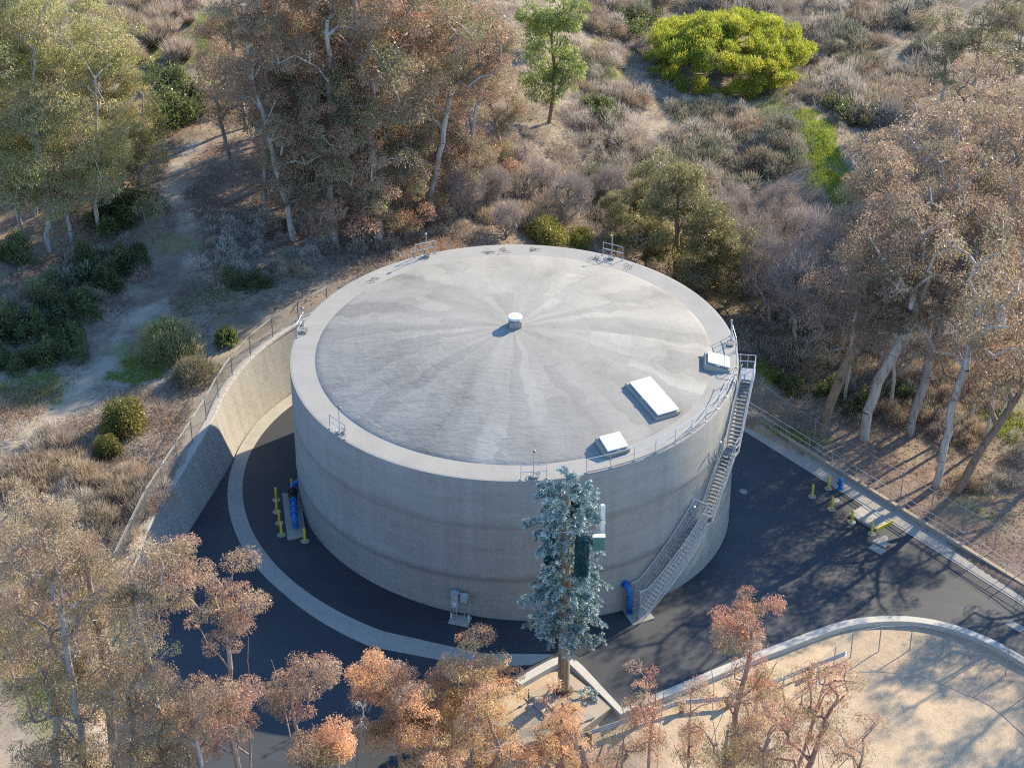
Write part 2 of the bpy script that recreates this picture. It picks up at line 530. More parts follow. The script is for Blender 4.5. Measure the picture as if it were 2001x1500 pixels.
def mat_block():
    t = NT("retaining_block"); uv = t.uv()
    br = t.n("ShaderNodeTexBrick"); t.l(uv, br.inputs["Vector"])
    br.inputs["Scale"].default_value = 1.0; br.inputs["Brick Width"].default_value = .45; br.inputs["Row Height"].default_value = .22
    br.inputs["Mortar Size"].default_value = .022; br.inputs["Mortar Smooth"].default_value = .5
    br.inputs["Color1"].default_value = (.325, .31, .285, 1); br.inputs["Color2"].default_value = (.345, .33, .303, 1)
    br.inputs["Mortar"].default_value = (.29, .276, .254, 1)
    n = t.noise(t.mapv(uv, (1, 1, 1)), 2.5, 6, .7)
    st = t.noise(t.mapv(uv, (.9, .12, 1)), 1.5, 4, .6)
    f = t.ramp(t.math('ADD', t.math('MULTIPLY', n, .5), t.math('MULTIPLY', st, .5)), [(.3, .74), (.5, 1.0), (.7, 1.15)])
    t.base(t.mix(br.outputs["Color"], f, 1.0, 'MULTIPLY'))
    t.bump(t.math('SUBTRACT', t.math('MULTIPLY', n, .7), br.outputs["Fac"]), .4, .03)
    return t.set(.92, 0, .15)
M_block = mat_block()

def mat_chainlink(name="chain_link_mesh", w=.055, c0=(.30, .31, .32)):
    t = NT(name); uv = t.uv()
    s = t.n("ShaderNodeSeparateXYZ"); t.l(uv, s.inputs[0])
    d = .075
    a = t.math('ABSOLUTE', t.math('SUBTRACT', t.math('FRACT', t.math('DIVIDE', t.math('ADD', s.outputs[0], s.outputs[1]), d)), .5))
    b = t.math('ABSOLUTE', t.math('SUBTRACT', t.math('FRACT', t.math('DIVIDE', t.math('SUBTRACT', s.outputs[0], s.outputs[1]), d)), .5))
    k = t.math('LESS_THAN', t.math('MINIMUM', a, b), w)
    t.base(c0); t.set(.5, .3, .4)
    tr = t.n("ShaderNodeBsdfTransparent"); mx = t.n("ShaderNodeMixShader")
    t.l(k, mx.inputs[0]); t.l(tr.outputs[0], mx.inputs[1]); t.l(t.b.outputs[0], mx.inputs[2]); t.l(mx.outputs[0], t.out.inputs[0])
    return t.m
M_link = mat_chainlink()
M_cage = mat_chainlink("expanded_metal", .10, (.52, .54, .56))

# ------------------------------------------------------------------ ground sheet
def seg_dist(x, y, pts):
    d2 = np.full(x.shape, 1e18)
    for (ax, ay), (bx, by) in zip(pts[:-1], pts[1:]):
        ex, ey = bx - ax, by - ay
        t = np.clip(((x - ax) * ex + (y - ay) * ey) / (ex * ex + ey * ey + 1e-9), 0, 1)
        d2 = np.minimum(d2, (x - ax - t * ex) ** 2 + (y - ay - t * ey) ** 2)
    return np.sqrt(d2)

PATH = [tuple(gp(*p)[:2]) for p in [(-60, 915), (60, 850), (150, 770), (225, 690), (285, 610), (340, 555), (372, 500), (362, 420), (335, 370), (350, 315), (390, 280)]]
STRIP = [tuple(gp(*p)[:2]) for p in [(1578, 240), (1600, 290), (1635, 350), (1655, 392)]]
PATH2 = [tuple(gp(*p)[:2]) for p in [(1200, 292), (1270, 275), (1330, 258), (1390, 255)]]
def blob(x, y, px, py, rx, ry, seed):
    p = gp(px, py)
    n = fbm(x / 3.0, y / 3.0, seed, 3) * .9
    return smooth(1.25, .55, np.sqrt(((x - p[0]) / rx) ** 2 + ((y - p[1]) / ry) ** 2) + n)

def build_ground():
    ux = np.concatenate([[-3000, -1500, -700, -350, -200, -130, -95], np.arange(-78, 82.01, .45), [95, 130, 200, 350, 700, 1500, 3000]])
    uy = np.concatenate([[-3000, -1200, -400, -100, 0, 40, 60], np.arange(70, 262.01, .45), [275, 300, 340, 400, 550, 900, 1600, 3200]])
    X, Y = np.meshgrid(ux, uy)
    Z = zg(X, Y)
    x, y = X.ravel(), Y.ravel()
    def L(a, b, f): return a + (np.asarray(b) - a) * f[:, None]
    n1 = fbm(x / 6, y / 6, 31, 4); n2 = fbm(x / 1.6, y / 1.6, 37, 3); n3 = fbm(x / 14, y / 14, 41, 3)
    c = np.tile(np.array([.27, .22, .165]), (len(x), 1))                       # dry scrub floor
    c = L(c, (.31, .255, .195), smooth(-.1, .35, n1))
    c = L(c, (.15, .115, .09), smooth(.05, .4, n2 + .4 * n3) * .7)
    wood = np.maximum(smooth(20, 30, x) * smooth(95, 110, y) * smooth(190, 165, y), smooth(8, -6, x) * smooth(140, 150, y) * smooth(205, 180, y))
    c = L(c, (.20, .145, .115), wood * smooth(-.25, .2, n1) * .9)                # leaf litter under the groves
    c = L(c, (.34, .25, .20), wood * smooth(.12, .3, n2) * .6)
    # pale ground on the bench between path and fence
    c = L(c, (.33, .275, .22), smooth(-20, -23, x) * smooth(140, 128, y) * smooth(-.3, .2, n1) * .8)
    dp = seg_dist(x, y, PATH) + n2 * 1.3
    c = L(c, (.38, .32, .25), smooth(1.8, .5, dp + 1.6 * np.abs(n1)) * smooth(.45, .0, n2 * .8 + n3))
    c = L(c, (.40, .33, .25), smooth(1.6, .6, seg_dist(x, y, PATH2) + n2))
    front = smooth(112, 108, y) * smooth(-3, -1, x)
    c = L(c, (.46, .355, .245), front)
    c = L(c, (.40, .31, .225), front * smooth(.0, .35, n1 + n2 * .6) * .8)
    bank = blob(x, y, 872, 470, 2.6, 4.0, 5)
    c = L(c, (.30, .19, .12), bank)
    G = (.15, .21, .03)
    for k, (px, py, rx, ry, s) in enumerate([(1585, 262, 2.3, 5.5, 1.2), (1620, 325, 2.2, 5.5, 1.2), (1648, 378, 1.7, 3.6, 1.2), (1500, 205, 4, 5, .45), (1690, 160, 2.5, 2.5, .8), (1480, 300, 3, 5, .4),
                                          (270, 725, 2.4, 2.2, .9), (235, 690, 1.5, 1.5, .6), (430, 65, 5, 6, .9), (250, 85, 4, 6, .8), (1960, 830, 3, 3.5, 1.0), (1540, 850, 3.0, 1.4, .6),
                                          (1500, 730, 1.2, 3, .8), (1190, 120, 2.0, 7, .55), (440, 590, 3, 3, .5), (60, 760, 3, 3, .55), (100, 1340, 2.5, 3, .8), (30, 1280, 2.5, 3, .8),
                                          (1640, 470, 1.5, 2.5, .8), (1890, 990, 3, 2, .5), (330, 470, 2.5, 1.5, .5), (1420, 230, 6, 4, .35), (1650, 560, 2, 3, .5)]):
        c = L(c, np.array(G) * (1 + .3 * (k % 3 == 0)), blob(x, y, px, py, rx, ry, 50 + k) * s * smooth(-.35, .25, n2) * .75)
    c = np.clip(c, 0, 1)
    ny, nx = X.shape
    idx = np.arange(nx * ny).reshape(ny, nx)
    F = np.stack([idx[:-1, :-1], idx[:-1, 1:], idx[1:, 1:], idx[1:, :-1]], -1).reshape(-1, 4)
    me = np_mesh("ground", np.stack([x, y, Z.ravel()], 1), F, M_ground, c, True)
    tag(mesh_obj("ground", me), kind='structure')
build_ground()

# ------------------------------------------------------------------ paved pad, gutter, kerbs
def sheet(name, poly, mat, dz, kind='structure', zf=zp):
    tri = tessellate_polygon([[Vector((p[0], p[1], 0)) for p in poly]])
    m = MB().add([(p[0], p[1], float(zf(p[0], p[1])) + dz) for p in poly], [tuple(t) for t in tri])
    o = m.build(name, mat)
    me = o.data
    bm = bmesh.new(); bm.from_mesh(me)
    for f in bm.faces:
        if f.normal.z < 0: f.normal_flip()
    bm.to_mesh(me); bm.free()
    return tag(o, kind=kind)
sheet("asphalt_yard", pad_poly, M_asphalt, 0.0)

def ribbon(name, inner, outer, mat, h0, h1=None, drop=.3, zf=zp, parent=None):
    """a low solid strip of concrete between two plan lines"""
    h1 = h0 if h1 is None else h1
    A = [(p[0], p[1], float(zf(p[0], p[1])) + h0) for p in inner]
    B = [(p[0], p[1], float(zf(p[0], p[1])) + h1) for p in outer]
    A0 = [(a[0], a[1], a[2] - drop) for a in A]; B0 = [(b[0], b[1], b[2] - drop) for b in B]
    m = MB(); m.strip(A, B); m.strip(A0, A); m.strip(B, B0)
    m.add([A0[0], A[0], B[0], B0[0]], [(0, 1, 2, 3)]); m.add([A0[-1], A[-1], B[-1], B0[-1]], [(3, 2, 1, 0)])
    return m.build(name, mat, parent)

ga = [70 + k * 2 for k in range(0, 88)]           # 70 .. 244 degrees
gi = [pol(19.45, a) for a in ga]
go = [pol(20.42 if a < 178 else 20.42 + min(1, (a - 178) / 40) * .35 + max(0, (a - 222) / 22) * .5, a) for a in ga]
gi.append((-2.0, 102.9)); go.append((-2.4, 101.5))
gi.append((2.6, 103.2)); go.append((1.2, 102.0))
tag(ribbon("drainage_gutter", gi, go, M_gutter, .028, .034), "curved concrete gutter ringing the tank on black asphalt", "gutter", kind='structure')

def offset_line(pts, d):
    out = []
    for i, p in enumerate(pts):
        a = np.array(pts[max(0, i - 1)]); b = np.array(pts[min(len(pts) - 1, i + 1)])
        t = (b - a) / (np.linalg.norm(b - a) + 1e-9)
        out.append((p[0] - t[1] * d, p[1] + t[0] * d))
    return out
def refine(pts, step=.6):
    out = []
    P = [np.array(p) for p in pts]
    n = len(P)
    for i in range(n - 1):
        k = max(1, int(np.linalg.norm(P[i + 1] - P[i]) / step))
        p0, p1, p2, p3 = P[max(0, i - 1)], P[i], P[i + 1], P[min(n - 1, i + 2)]
        for j in range(k):
            t = j / k
            q = p1 + (p2 - p1) * t
            out.append(tuple(q))
    out.append(tuple(P[-1]))
    return out
def chaikin(pts, it=2, keep=()):
    pts = [np.array(p, float) for p in pts]
    for _ in range(it):
        q = [pts[0]]
        for a, b in zip(pts[:-1], pts[1:]):
            q += [a * .75 + b * .25, a * .25 + b * .75]
        q.append(pts[-1]); pts = q
    return [tuple(p) for p in pts]
isl_a = chaikin(ISL[:6], 1) + [ISL[6]]
isl_b = [ISL[6]] + chaikin(ISL[7:], 2)
isl = isl_a + isl_b[1:]
KW = .62
isl_in = offset_line(isl, -KW)
tag(ribbon("island_kerb", isl, isl_in, M_kerb, .12, .13, .85), "pale concrete kerb winding along the near edge of the asphalt", "kerb", kind='structure')
us = np.linspace(-96, -40, 60)
tag(ribbon("gutter_strip", [kerb(u, 98.3) for u in us], [kerb(u, 99.85) for u in us], M_gutter, .03, .10), "straight concrete gutter strip beside the asphalt", "gutter", kind='structure')
tag(ribbon("retaining_kerb", [kerb(u, 99.852) for u in us], [kerb(u, 100.15) for u in us], M_slab, .42, .42, .6), "low pinkish concrete retaining kerb carrying the handrail", "kerb", kind='structure')

# ------------------------------------------------------------------ the tank
tank = empty("water_tank", (CX, CY, 0))
tag(tank, "huge round grey concrete water tank with a shallow domed roof", "water tank")
def ring_prof(m, prof, n=192, uvf=None):
    V, F, U = [], [], []
    for (r, z) in prof:
        for k in range(n):
            a = 2 * math.pi * k / n
            V.append((r * math.cos(a), r * math.sin(a), z))
    for i in range(len(prof) - 1):
        for k in range(n):
            k2 = (k + 1) % n
            F.append((i * n + k, i * n + k2, (i + 1) * n + k2, (i + 1) * n + k))
            if uvf: U.append(((k / n, prof[i][0]), ((k + 1) / n, prof[i][0]), ((k + 1) / n, prof[i + 1][0]), (k / n, prof[i + 1][0])))
    m.add(V, F, U if uvf else None)
m = MB()
ring_prof(m, [(TR, -2.6), (TR, 3.62), (TR + .035, 3.74), (TR + .045, 3.9), (TR + .012, 4.1), (TR, 7.85), (TR + .03, 7.97), (TR + .035, 8.1), (TR, 8.35), (TR, TH - .10), (TR - .03, TH - .004)])
m.build("wall", M_tank, tank, True)
m = MB()
ring_prof(m, [(TR - .03, TH), (TR - .2, TH + .02), (13.75, TH + .05)])
mr = m.build("rim", concrete("rim_concrete", (.318, .306, .282), .12, .5), tank, False)
DOME_H = 2.0
m = MB()
ring_prof(m, [(13.75, TH + .052), (13.62, TH + .12)] + [(r, TH + .12 + (DOME_H - .12) * (1 - (r / 13.62) ** 2)) for r in np.linspace(13.3, .0001, 40)], 192, True)
m.build("dome", M_dome, tank, True)
def zroof(x, y):
    r = math.hypot(x - CX, y - CY)
    return TH + .05 if r > 13.7 else TH + .12 + (DOME_H - .12) * (1 - (r / 13.62) ** 2)
# centre vent
vent = empty("roof_vent", (0.22, 122.35, zroof(.22, 122.35)))
tag(vent, "round mushroom roof vent at the peak of the tank dome", "vent")
m = MB(); m.box((0, 0, .15), (.82, .82, .62), .12, ch=.02); m.build("curb", M_conc, vent)
m = MB(); m.lathe([(.36, .44), (.36, .64)], n=20); m.build("screen", M_rust, vent)
m = MB(); m.lathe([(0, .58), (.50, .58), (.51, .61), (.51, .72), (.48, .755), (0, .78)], n=32); m.build("cap", M_alu, vent)
# hatches
def hatch(label, c, sx_, sy_, rz, hh=.20, handle=True):
    rr, aa = math.hypot(c[0] - CX, c[1] - CY), math.atan2(c[1] - CY, c[0] - CX)
    sl_ = 2 * (DOME_H - .12) * rr / 13.62 ** 2
    nv = Vector((sl_ * math.cos(aa), sl_ * math.sin(aa), 1)).normalized()
    h = empty("roof_hatch", (c[0], c[1], zroof(*c) - .22), rz)
    h.rotation_euler = (Vector((0, 0, 1)).rotation_difference(nv).to_matrix() @ Matrix.Rotation(rz, 3, 'Z')).to_euler()
    tag(h, label, "hatch", "hatches on the tank roof")
    zz = .22 + hh
    m = MB(); m.box((0, 0, zz / 2), (sx_, sy_, zz), ch=.02); m.build("curb", M_conc, h)
    m = MB(); m.box((0, 0, zz + .05), (sx_ - .34, sy_ - .34, .10)); m.build("frame", M_steel_dull, h)
    m = MB(); m.box((0.03, 0.03, zz + .14), (sx_ - .26, sy_ - .26, .075), ch=.015)
    m.build("lid", M_alu, h)
    m = MB()
    for q in (-.3, .0, .3): m.box((q * sx_, sy_ / 2 - .1, zz + .13), (.16, .12, .07))
    m.build("hinge", M_steel_dull, h)
    if handle:
        m = MB()
        m.tube([(-.12, -sy_ / 2 + .05, zz + .06), (-.12, -sy_ / 2 + .05, zz + .13), (.12, -sy_ / 2 + .05, zz + .13), (.12, -sy_ / 2 + .05, zz + .06)], .018, 5); m.build("latch", M_steel, h)
    return h
hatch("long white lidded hatch, largest on the tank roof", (9.25, 115.05), 3.7, 2.0, math.radians(-58))
hatch("square white lidded hatch just inside the front roof guardrail", (6.4, 110.2), 1.75, 1.6, math.radians(25), .36)
hatch("square white lidded hatch beside the top of the stairs", (13.9, 120.15), 1.8, 1.6, math.radians(-4), .38)
# rail panels with a thin pole around the rim
def rail_panel(a, label, inward=0.0, bent=False):
    r = 15.3
    x, y = pol(r, a)
    o = empty("lamp_pole", (x, y, TH + .03), math.radians(a))
    tag(o, label, "pole", "poles with rail panels round the roof rim")
    m = MB()
    w = .82
    P = [(0, -w, 0), (0, -w, 1.07), (0, w, 1.07), (0, w, 0)]
    m.tube(P, .033, 6); m.tube([(0, -w, .56), (0, w, .56)], .028, 6)
    for s in (-1, 1): m.box((0, s * w, .012), (.16, .16, .02))
    m.build("rail_panel", M_steel, o)
    m = MB(); m.tube([(-.18, 0, 0), (-.18, 0, 1.75), (-.22, .03, 1.84)], .03, 8)
    m.build("pole", M_steel, o)
    m = MB(); m.lathe([(0, 0), (.08, .02), (.11, .1), (.08, .18), (0, .2)], (-.25, .05, 1.82), 10); m.build("lamp", M_steel_dull, o, True)
    m = MB()
    rng = random.Random(int(a))
    for k in range(3):
        R = .16 + .07 * k; zc = .05 + .04 * k
        m.tube([(-.25 + R * math.cos(t) * 1.1 + rng.uniform(-.03, .03), .08 + R * 1.25 * math.sin(t), zc + rng.uniform(-.02, .03)) for t in np.linspace(0, 6.1, 13)], .025, 5)
    m.box((-.2, 0, .06), (.34, .34, .12)); m.build("cable_coil", M_steel_dull, o)
for a, lab in ((-85.5, "thin pole with rail panel on the front rim above the fake pine"), (-138.9, "thin pole with rail panel on the front left rim, dark against the dome"),
               (169.2, "thin pole with rail panel on the left rim, above the block wall"), (115.5, "thin pole with rail panel on the back rim, by the reddish grove"),
               (61.0, "thin pole with rail panel on the back right rim, against the olive tree"), (3.0, "thin pole inside the guardrail by the square hatch and stair top")):
    rail_panel(a, lab)
# guardrail on the rim
gr = empty("roof_guardrail", (CX, CY, TH + .03))
tag(gr, "long curved galvanised guardrail along the right rim of the roof", "guardrail")
gang = [-72.8, -66.6, -60.2, -53.8, -47.4, -41.2, -35.0, -28.4, -22.1, -14.6, -8.0, -1.0, 7.5]
RG = 15.32
def arc(r, a0, a1, z, n=40):
    return [(r * math.cos(math.radians(a)), r * math.sin(math.radians(a)), z) for a in np.linspace(a0, a1, n)]
for a in gang:
    m = MB(); c, s = math.cos(math.radians(a)), math.sin(math.radians(a))
    m.tube([(RG * c, RG * s, 0), (RG * c, RG * s, 1.07)], .026, 6); m.box((RG * c, RG * s, .015), (.2, .14, .03), math.radians(a)); m.build("post", M_steel, gr)
for z, a0, a1 in ((1.07, gang[0], -13.2), (.56, gang[0], -13.2), (1.07, -8, gang[-1]), (.56, -8, gang[-1])):
    m = MB(); m.tube(arc(RG, a0, a1, z), .024, 6); m.build("rail", M_steel, gr)
m = MB(); A = arc(RG + .03, gang[0], -13.2, .03); B = arc(RG + .03, gang[0], -13.2, .14); m.strip(A, B)
m.strip(arc(RG + .05, gang[0], -13.2, .03), arc(RG + .05, gang[0], -13.2, .14)); m.build("toe_board", M_steel, gr)

# ------------------------------------------------------------------ the stair
stair = empty("steel_staircase", (CX, CY, 0))
tag(stair, "galvanised steel staircase climbing round the tank to its roof", "staircase")
def P3(r, a, z): return Vector((r * math.cos(math.radians(a)), r * math.sin(math.radians(a)), z))
RI, RO = 15.78, 16.62
zb = float(zp(*pol(16.3, -58.5)))
fl = [(-58.3, zb + .05, -39.6, 4.55), (-37.2, 4.55, -27.2, 8.1), (-24.6, 8.1, -13.4, TH + .05)]
nst = 0
for k, (a0, z0, a1, z1) in enumerate(fl):
    for r in (RI, RO):
        m = MB()
        p0, p1 = P3(r, a0, z0), P3(r, a1, z1)
        d = p1 - p0; L = d.length; d.normalize()
        side = Vector((0, 0, 1)).cross(d).normalized(); up = d.cross(side)
        if up.z < 0: up = -up
        R = Matrix((d, side, up)).transposed()
        m.box((p0 + p1) / 2, (L + .1, .05, .30), rot=R); m.build("stringer", M_steel, stair)
        for zz in (1.05, .55):
            m = MB(); q0, q1 = p0 + Vector((0, 0, zz)), p1 + Vector((0, 0, zz))
            m.tube([p0 + Vector((0, 0, .3 if zz < 1 else 0)) - d * .25 + Vector((0, 0, zz - .3 if zz < 1 else zz - .12)), q0, q1, q1 + (p1 - p0).normalized() * .0 + Vector((d.x, d.y, 0)).normalized() * .25], .024, 6)
            m.build("handrail", M_steel, stair)
        for t in np.linspace(0.02, .98, 5):
            m = MB(); q = p0.lerp(p1, t); m.tube([q, q + Vector((0, 0, 1.05))], .022, 6); m.build("baluster", M_steel, stair)
    n = int((z1 - z0) / .195)
    for i in range(n):
        t = (i + .5) / n
        a = a0 + (a1 - a0) * t
        p = (P3(RI, a0, z0).lerp(P3(RI, a1, z1), t) + P3(RO, a0, z0).lerp(P3(RO, a1, z1), t)) / 2
        ang = math.atan2((P3(RO, a1, 0) - P3(RO, a0, 0)).y, (P3(RO, a1, 0) - P3(RO, a0, 0)).x)
        m = MB(); m.box(p, (.26, .80, .035), ang); m.build("tread", M_steel_dull, stair)
def landing(a0, a1, z, name="landing"):
    m = MB()
    A = [P3(RI - .05, a, z) for a in np.linspace(a0, a1, 6)]; B = [P3(RO + .05, a, z) for a in np.linspace(a0, a1, 6)]
    A0 = [p - Vector((0, 0, .14)) for p in A]; B0 = [p - Vector((0, 0, .14)) for p in B]
    m.strip(A, B); m.strip(A0, A); m.strip(B, B0); m.strip(B0, A0); m.add([A[0], B[0], B0[0], A0[0]], [(0, 1, 2, 3)]); m.add([A[-1], B[-1], B0[-1], A0[-1]], [(3, 2, 1, 0)])
    am = (a0 + a1) / 2
    m.tube([P3(RO - .05, am, z - .1), P3(TR, am, z - 1.1)], .05, 6)
    m.build(name, M_steel_dull, stair)
    m = MB()
    for zz in (1.05, .55): m.tube([P3(RO, a, z + zz) for a in np.linspace(a0, a1, 6)], .024, 6)
    for a in (a0, a1): m.tube([P3(RO, a, z), P3(RO, a, z + 1.05)], .024, 6)
    m.build("landing_rail", M_steel, stair)
landing(-39.6, -37.2, 4.55); landing(-27.2, -24.6, 8.1); landing(-13.4, -8.2, TH + .05)
m = MB()
for zz in (1.07, .56): m.tube([P3(TR - .1, -8.2, TH + .05 + zz), P3(RO, -8.2, TH + .05 + zz)], .024, 6)
for r in (TR + .1, 16.1, RO): m.tube([P3(r, -8.2, TH + .05), P3(r, -8.2, TH + 1.12)], .024, 6)
m.build("end_rail", M_steel, stair)
for a, z in ((-30.5, 8.4), (-41.5, 4.9)):         # little lamps on the wall side
    m = MB(); m.tube([P3(15.55, a, z - .4), P3(15.72, a, z - .4), P3(15.72, a, z + 1.0), P3(15.9, a, z + 1.1)], .03, 6); m.lathe([(0, 0), (.1, .02), (.1, .12), (0, .16)], P3(15.9, a, z + 1.03), 8); m.build("stair_lamp", M_steel, stair)
m = MB(); x0 = P3(16.25, -60.2, zb + .02)
m.box(x0, (1.7, 1.9, .16), math.radians(28), ch=.02); m.build("footing", M_conc, stair)
# security cage round the lowest flight
cage = empty("stair_cage", (0, 0, 0)); cage.parent = stair
for r in (15.68, 16.78):
    B = [P3(r, a, zb + .1 + max(0, (a + 58.5)) / 18.7 * 4.45) for a in np.linspace(-60.6, -40.4, 10)]
    T = [b + Vector((0, 0, 2.25)) for b in B]
    m = MB(); L = 0.0
    for i in range(9):
        l2 = L + (B[i + 1] - B[i]).length
        m.add([B[i], B[i + 1], T[i + 1], T[i]], [(0, 1, 2, 3)], [((L, B[i].z), (l2, B[i + 1].z), (l2, T[i + 1].z), (L, T[i].z))]); L = l2
    m.build("mesh_side", M_cage, cage)
    m = MB(); m.tube(T, .028, 6); m.tube(B, .028, 6)
    for i in (0, 3, 6, 9): m.tube([B[i], T[i]], .026, 6)
    m.build("cage_frame", M_steel, cage)
for a, zz in ((-60.6, zb + .1), (-40.4, zb + 4.4)):
    q = [P3(15.68, a, zz), P3(16.78, a, zz), P3(16.78, a, zz + 2.25), P3(15.68, a, zz + 2.25)]
    m = MB(); m.add(q, [(0, 1, 2, 3)], [((0, 0), (1.1, 0), (1.1, 2.25), (0, 2.25))]); m.build("mesh_end", M_cage, cage)
m = MB()
for a, zz in ((-60.6, zb + .1), (-40.4, zb + 4.4)):
    m.tube([P3(15.68, a, zz), P3(15.68, a, zz + 2.25), P3(16.78, a, zz + 2.25), P3(16.78, a, zz)], .03, 6)
m.tube([P3(15.68, -52, zb + 3.9), P3(16.78, -52, zb + 3.9)], .03, 6)
m.build("cage_gate_frame", M_steel, cage)

# ------------------------------------------------------------------ pipes, cabinet, bollards, vault
pz = float(zp(-15.4, 117))
pipe = empty("pipe_assembly", (0, 0, 0))
tag(pipe, "blue flanged pipe run with black valve on a slab by the tank", "pipework")
slab_pts = [gpad(551, 965)[:2], gpad(592, 963)[:2] * 0 + np.array([-15.05, 119.75]), np.array([-14.25, 114.75]), gpad(562, 1056)[:2]]
m = MB()
S = [(p[0], p[1], float(zp(p[0], p[1])) + .10) for p in slab_pts]; S0 = [(p[0], p[1], p[2] - .25) for p in S]
m.add(S0 + S, [(4, 5, 6, 7)] + [(i, (i + 1) % 4, 4 + (i + 1) % 4, 4 + i) for i in range(4)]); m.build("slab", M_conc, pipe)
def zpp(x, y): return float(zp(x, y))
A = Vector((-15.55, 119.35, zpp(-15.55, 119.35) + .75)); B = Vector((-15.05, 115.6, zpp(-15.05, 115.6) + .75))
dr = (B - A).normalized()
def along(t): return A + (B - A) * t
m = MB(); m.tube([along(.36), along(.93), along(.93) + dr * .22 + Vector((0, 0, -.1)), along(.93) + dr * .3 + Vector((0, 0, -.7))], .20, 14)
for t in (.36, .42, .6, .8): m.tube([along(t), along(t) + dr * .09], .29, 14)
m.build("pipe", M_blue, pipe)
m = MB(); m.tube([along(.05), along(.34)], .24, 14)
for t in (.05, .19, .32): m.tube([along(t), along(t) + dr * .09], .32, 14)
m.tube([along(.2), along(.2) + Vector((0, 0, .45))], .08, 8); m.build("valve", M_black, pipe)
m = MB(); C_ = Vector((-14.95, 120.2, A.z + .25)); m.tube([along(.04), along(-.1) + Vector((.05, 0, .1)), C_, Vector((-14.2, 120.2, A.z + .3))], .2, 12)
m.tube([C_ + Vector((0, 0, -.9)), C_ + Vector((0, 0, .62))], .2, 12); m.tube([C_ + Vector((0, 0, .55)), C_ + Vector((0, 0, .64))], .3, 12); m.build("elbow", M_blue, pipe)
m = MB()
for t in (.5, .88): q = along(t); m.box((q.x, q.y, q.z - .42), (.3, .12, .5))
m.build("support", M_steel_dull, pipe)

def bollard(px, py, label, group):
    g = gpad(px, py)
    o = empty("bollard", (g[0], g[1], g[2]))
    tag(o, label, "bollard", group)
    m = MB(); m.lathe([(.30, -.1), (.30, .035), (.27, .06), (0, .065)], n=18); m.build("footing", M_conc, o)
    m = MB(); m.lathe([(.095, .03), (.095, 1.02), (.08, 1.08), (.04, 1.11), (0, 1.115)], n=14); m.build("post", M_yellow, o, True)
    return o
GL, GR = "yellow bollards guarding the blue pipe", "yellow bollards beside the right gutter"
bollard(596, 1057, "yellow bollard at the near corner of the pipe slab, alone beside the tank", GL)
bollard(550, 1045, "yellow bollard in the left row, nearest the slab's front edge", GL)
bollard(546, 1022, "yellow bollard, second from the front in the row left of the blue pipe", GL)
bollard(541, 1000, "yellow bollard, third from the front in the row left of the blue pipe", GL)
bollard(540, 977, "yellow bollard at the back end of the row left of the blue pipe", GL)
bollard(571, 960, "yellow bollard behind the blue pipe elbow", GL)
bollard(1664, 1020, "yellow bollard beside the left corner of the concrete vault", GR)
bollard(1703, 1043, "yellow bollard in front of the yellow edged vault", GR)
bollard(1625, 995, "yellow bollard in the middle of the five by the vault", GR)
bollard(1587, 970, "yellow bollard nearest the tank in the right group", GR)
bollard(1619, 954, "yellow bollard close to the small blue hydrant", GR)

o = empty("overflow_pipe", (CX, CY, 0))
tag(o, "bright blue overflow pipe bending down the tank wall beside the stair", "pipe")
az = zpp(7.75, 108.1)
m = MB(); m.tube([P3(15.45, -62.2, 2.1), P3(15.85, -62.2, 2.1), P3(16.0, -62.1, 1.95), P3(16.02, -61.8, 1.5), P3(15.95, -61.7, 1.0), P3(15.95, -61.6, -.2), P3(16.1, -61.7, az + .05)], .19, 14); m.build("pipe", M_blue, o, True)
m = MB(); m.tube([P3(15.46, -62.2, 2.1), P3(15.56, -62.2, 2.1)], .29, 14); m.tube([P3(15.95, -61.6, -.1), P3(15.95, -61.6, -.0)], .23, 14); m.build("flange", M_blue, o)

cab = empty("control_panel", (*pol(15.86, -103.1), zpp(*pol(15.9, -103.1))), math.radians(-13.1))
tag(cab, "two grey control cabinets on posts and a slab against the tank", "control cabinet")
m = MB(); m.box((.05, -.45, .05), (1.35, 1.0, .16), ch=.02); m.build("slab", M_conc, cab)
m = MB(); m.box((-.33, -.12, 1.5), (.46, .34, 1.15)); m.box((-.33, -.13, 2.09), (.5, .4, .04)); m.build("cabinet", M_box, cab)
m = MB(); m.box((-.33, -.294, 1.25), (.2, .012, .22)); m.box((-.33, -.294, 1.7), (.08, .012, .08)); m.build("notice_plate", M_white, cab)
m = MB(); m.box((.28, -.12, 1.72), (.42, .3, .62)); m.build("cabinet", M_box, cab)
m = MB()
for x in (-.42, -.24, .28): m.tube([(x, -.15, .1), (x, -.15, 1.5)], .028, 6)
for x in (.6,): m.tube([(x, -.1, .1), (x, -.1, 2.0)], .03, 6)
m.tube([(-.6, -.1, 2.02), (.62, -.1, 2.02)], .03, 6); m.build("conduit", M_steel, cab)
m = MB()
for x in (-.55, .62): m.tube([(x, -.35, .1), (x, -.35, .52)], .05, 8)
m.build("guard_post", M_white, cab)

g = gpad(1641, 955)
hyd = empty("blue_standpipe", g)
tag(hyd, "short blue standpipe with flanges standing on the gutter strip", "standpipe")
m = MB(); m.lathe([(.24, 0), (.24, .06), (.13, .08), (.13, .42), (.22, .44), (.22, .52), (.12, .54), (.12, .78), (.19, .8), (.19, .88), (.1, .98), (0, 1.0)], n=14); m.build("body", M_blue, hyd)
m = MB(); m.tube([(0, 0, .66), (-.3, -.12, .66)], .07, 8); m.build("outlet", M_rust, hyd)

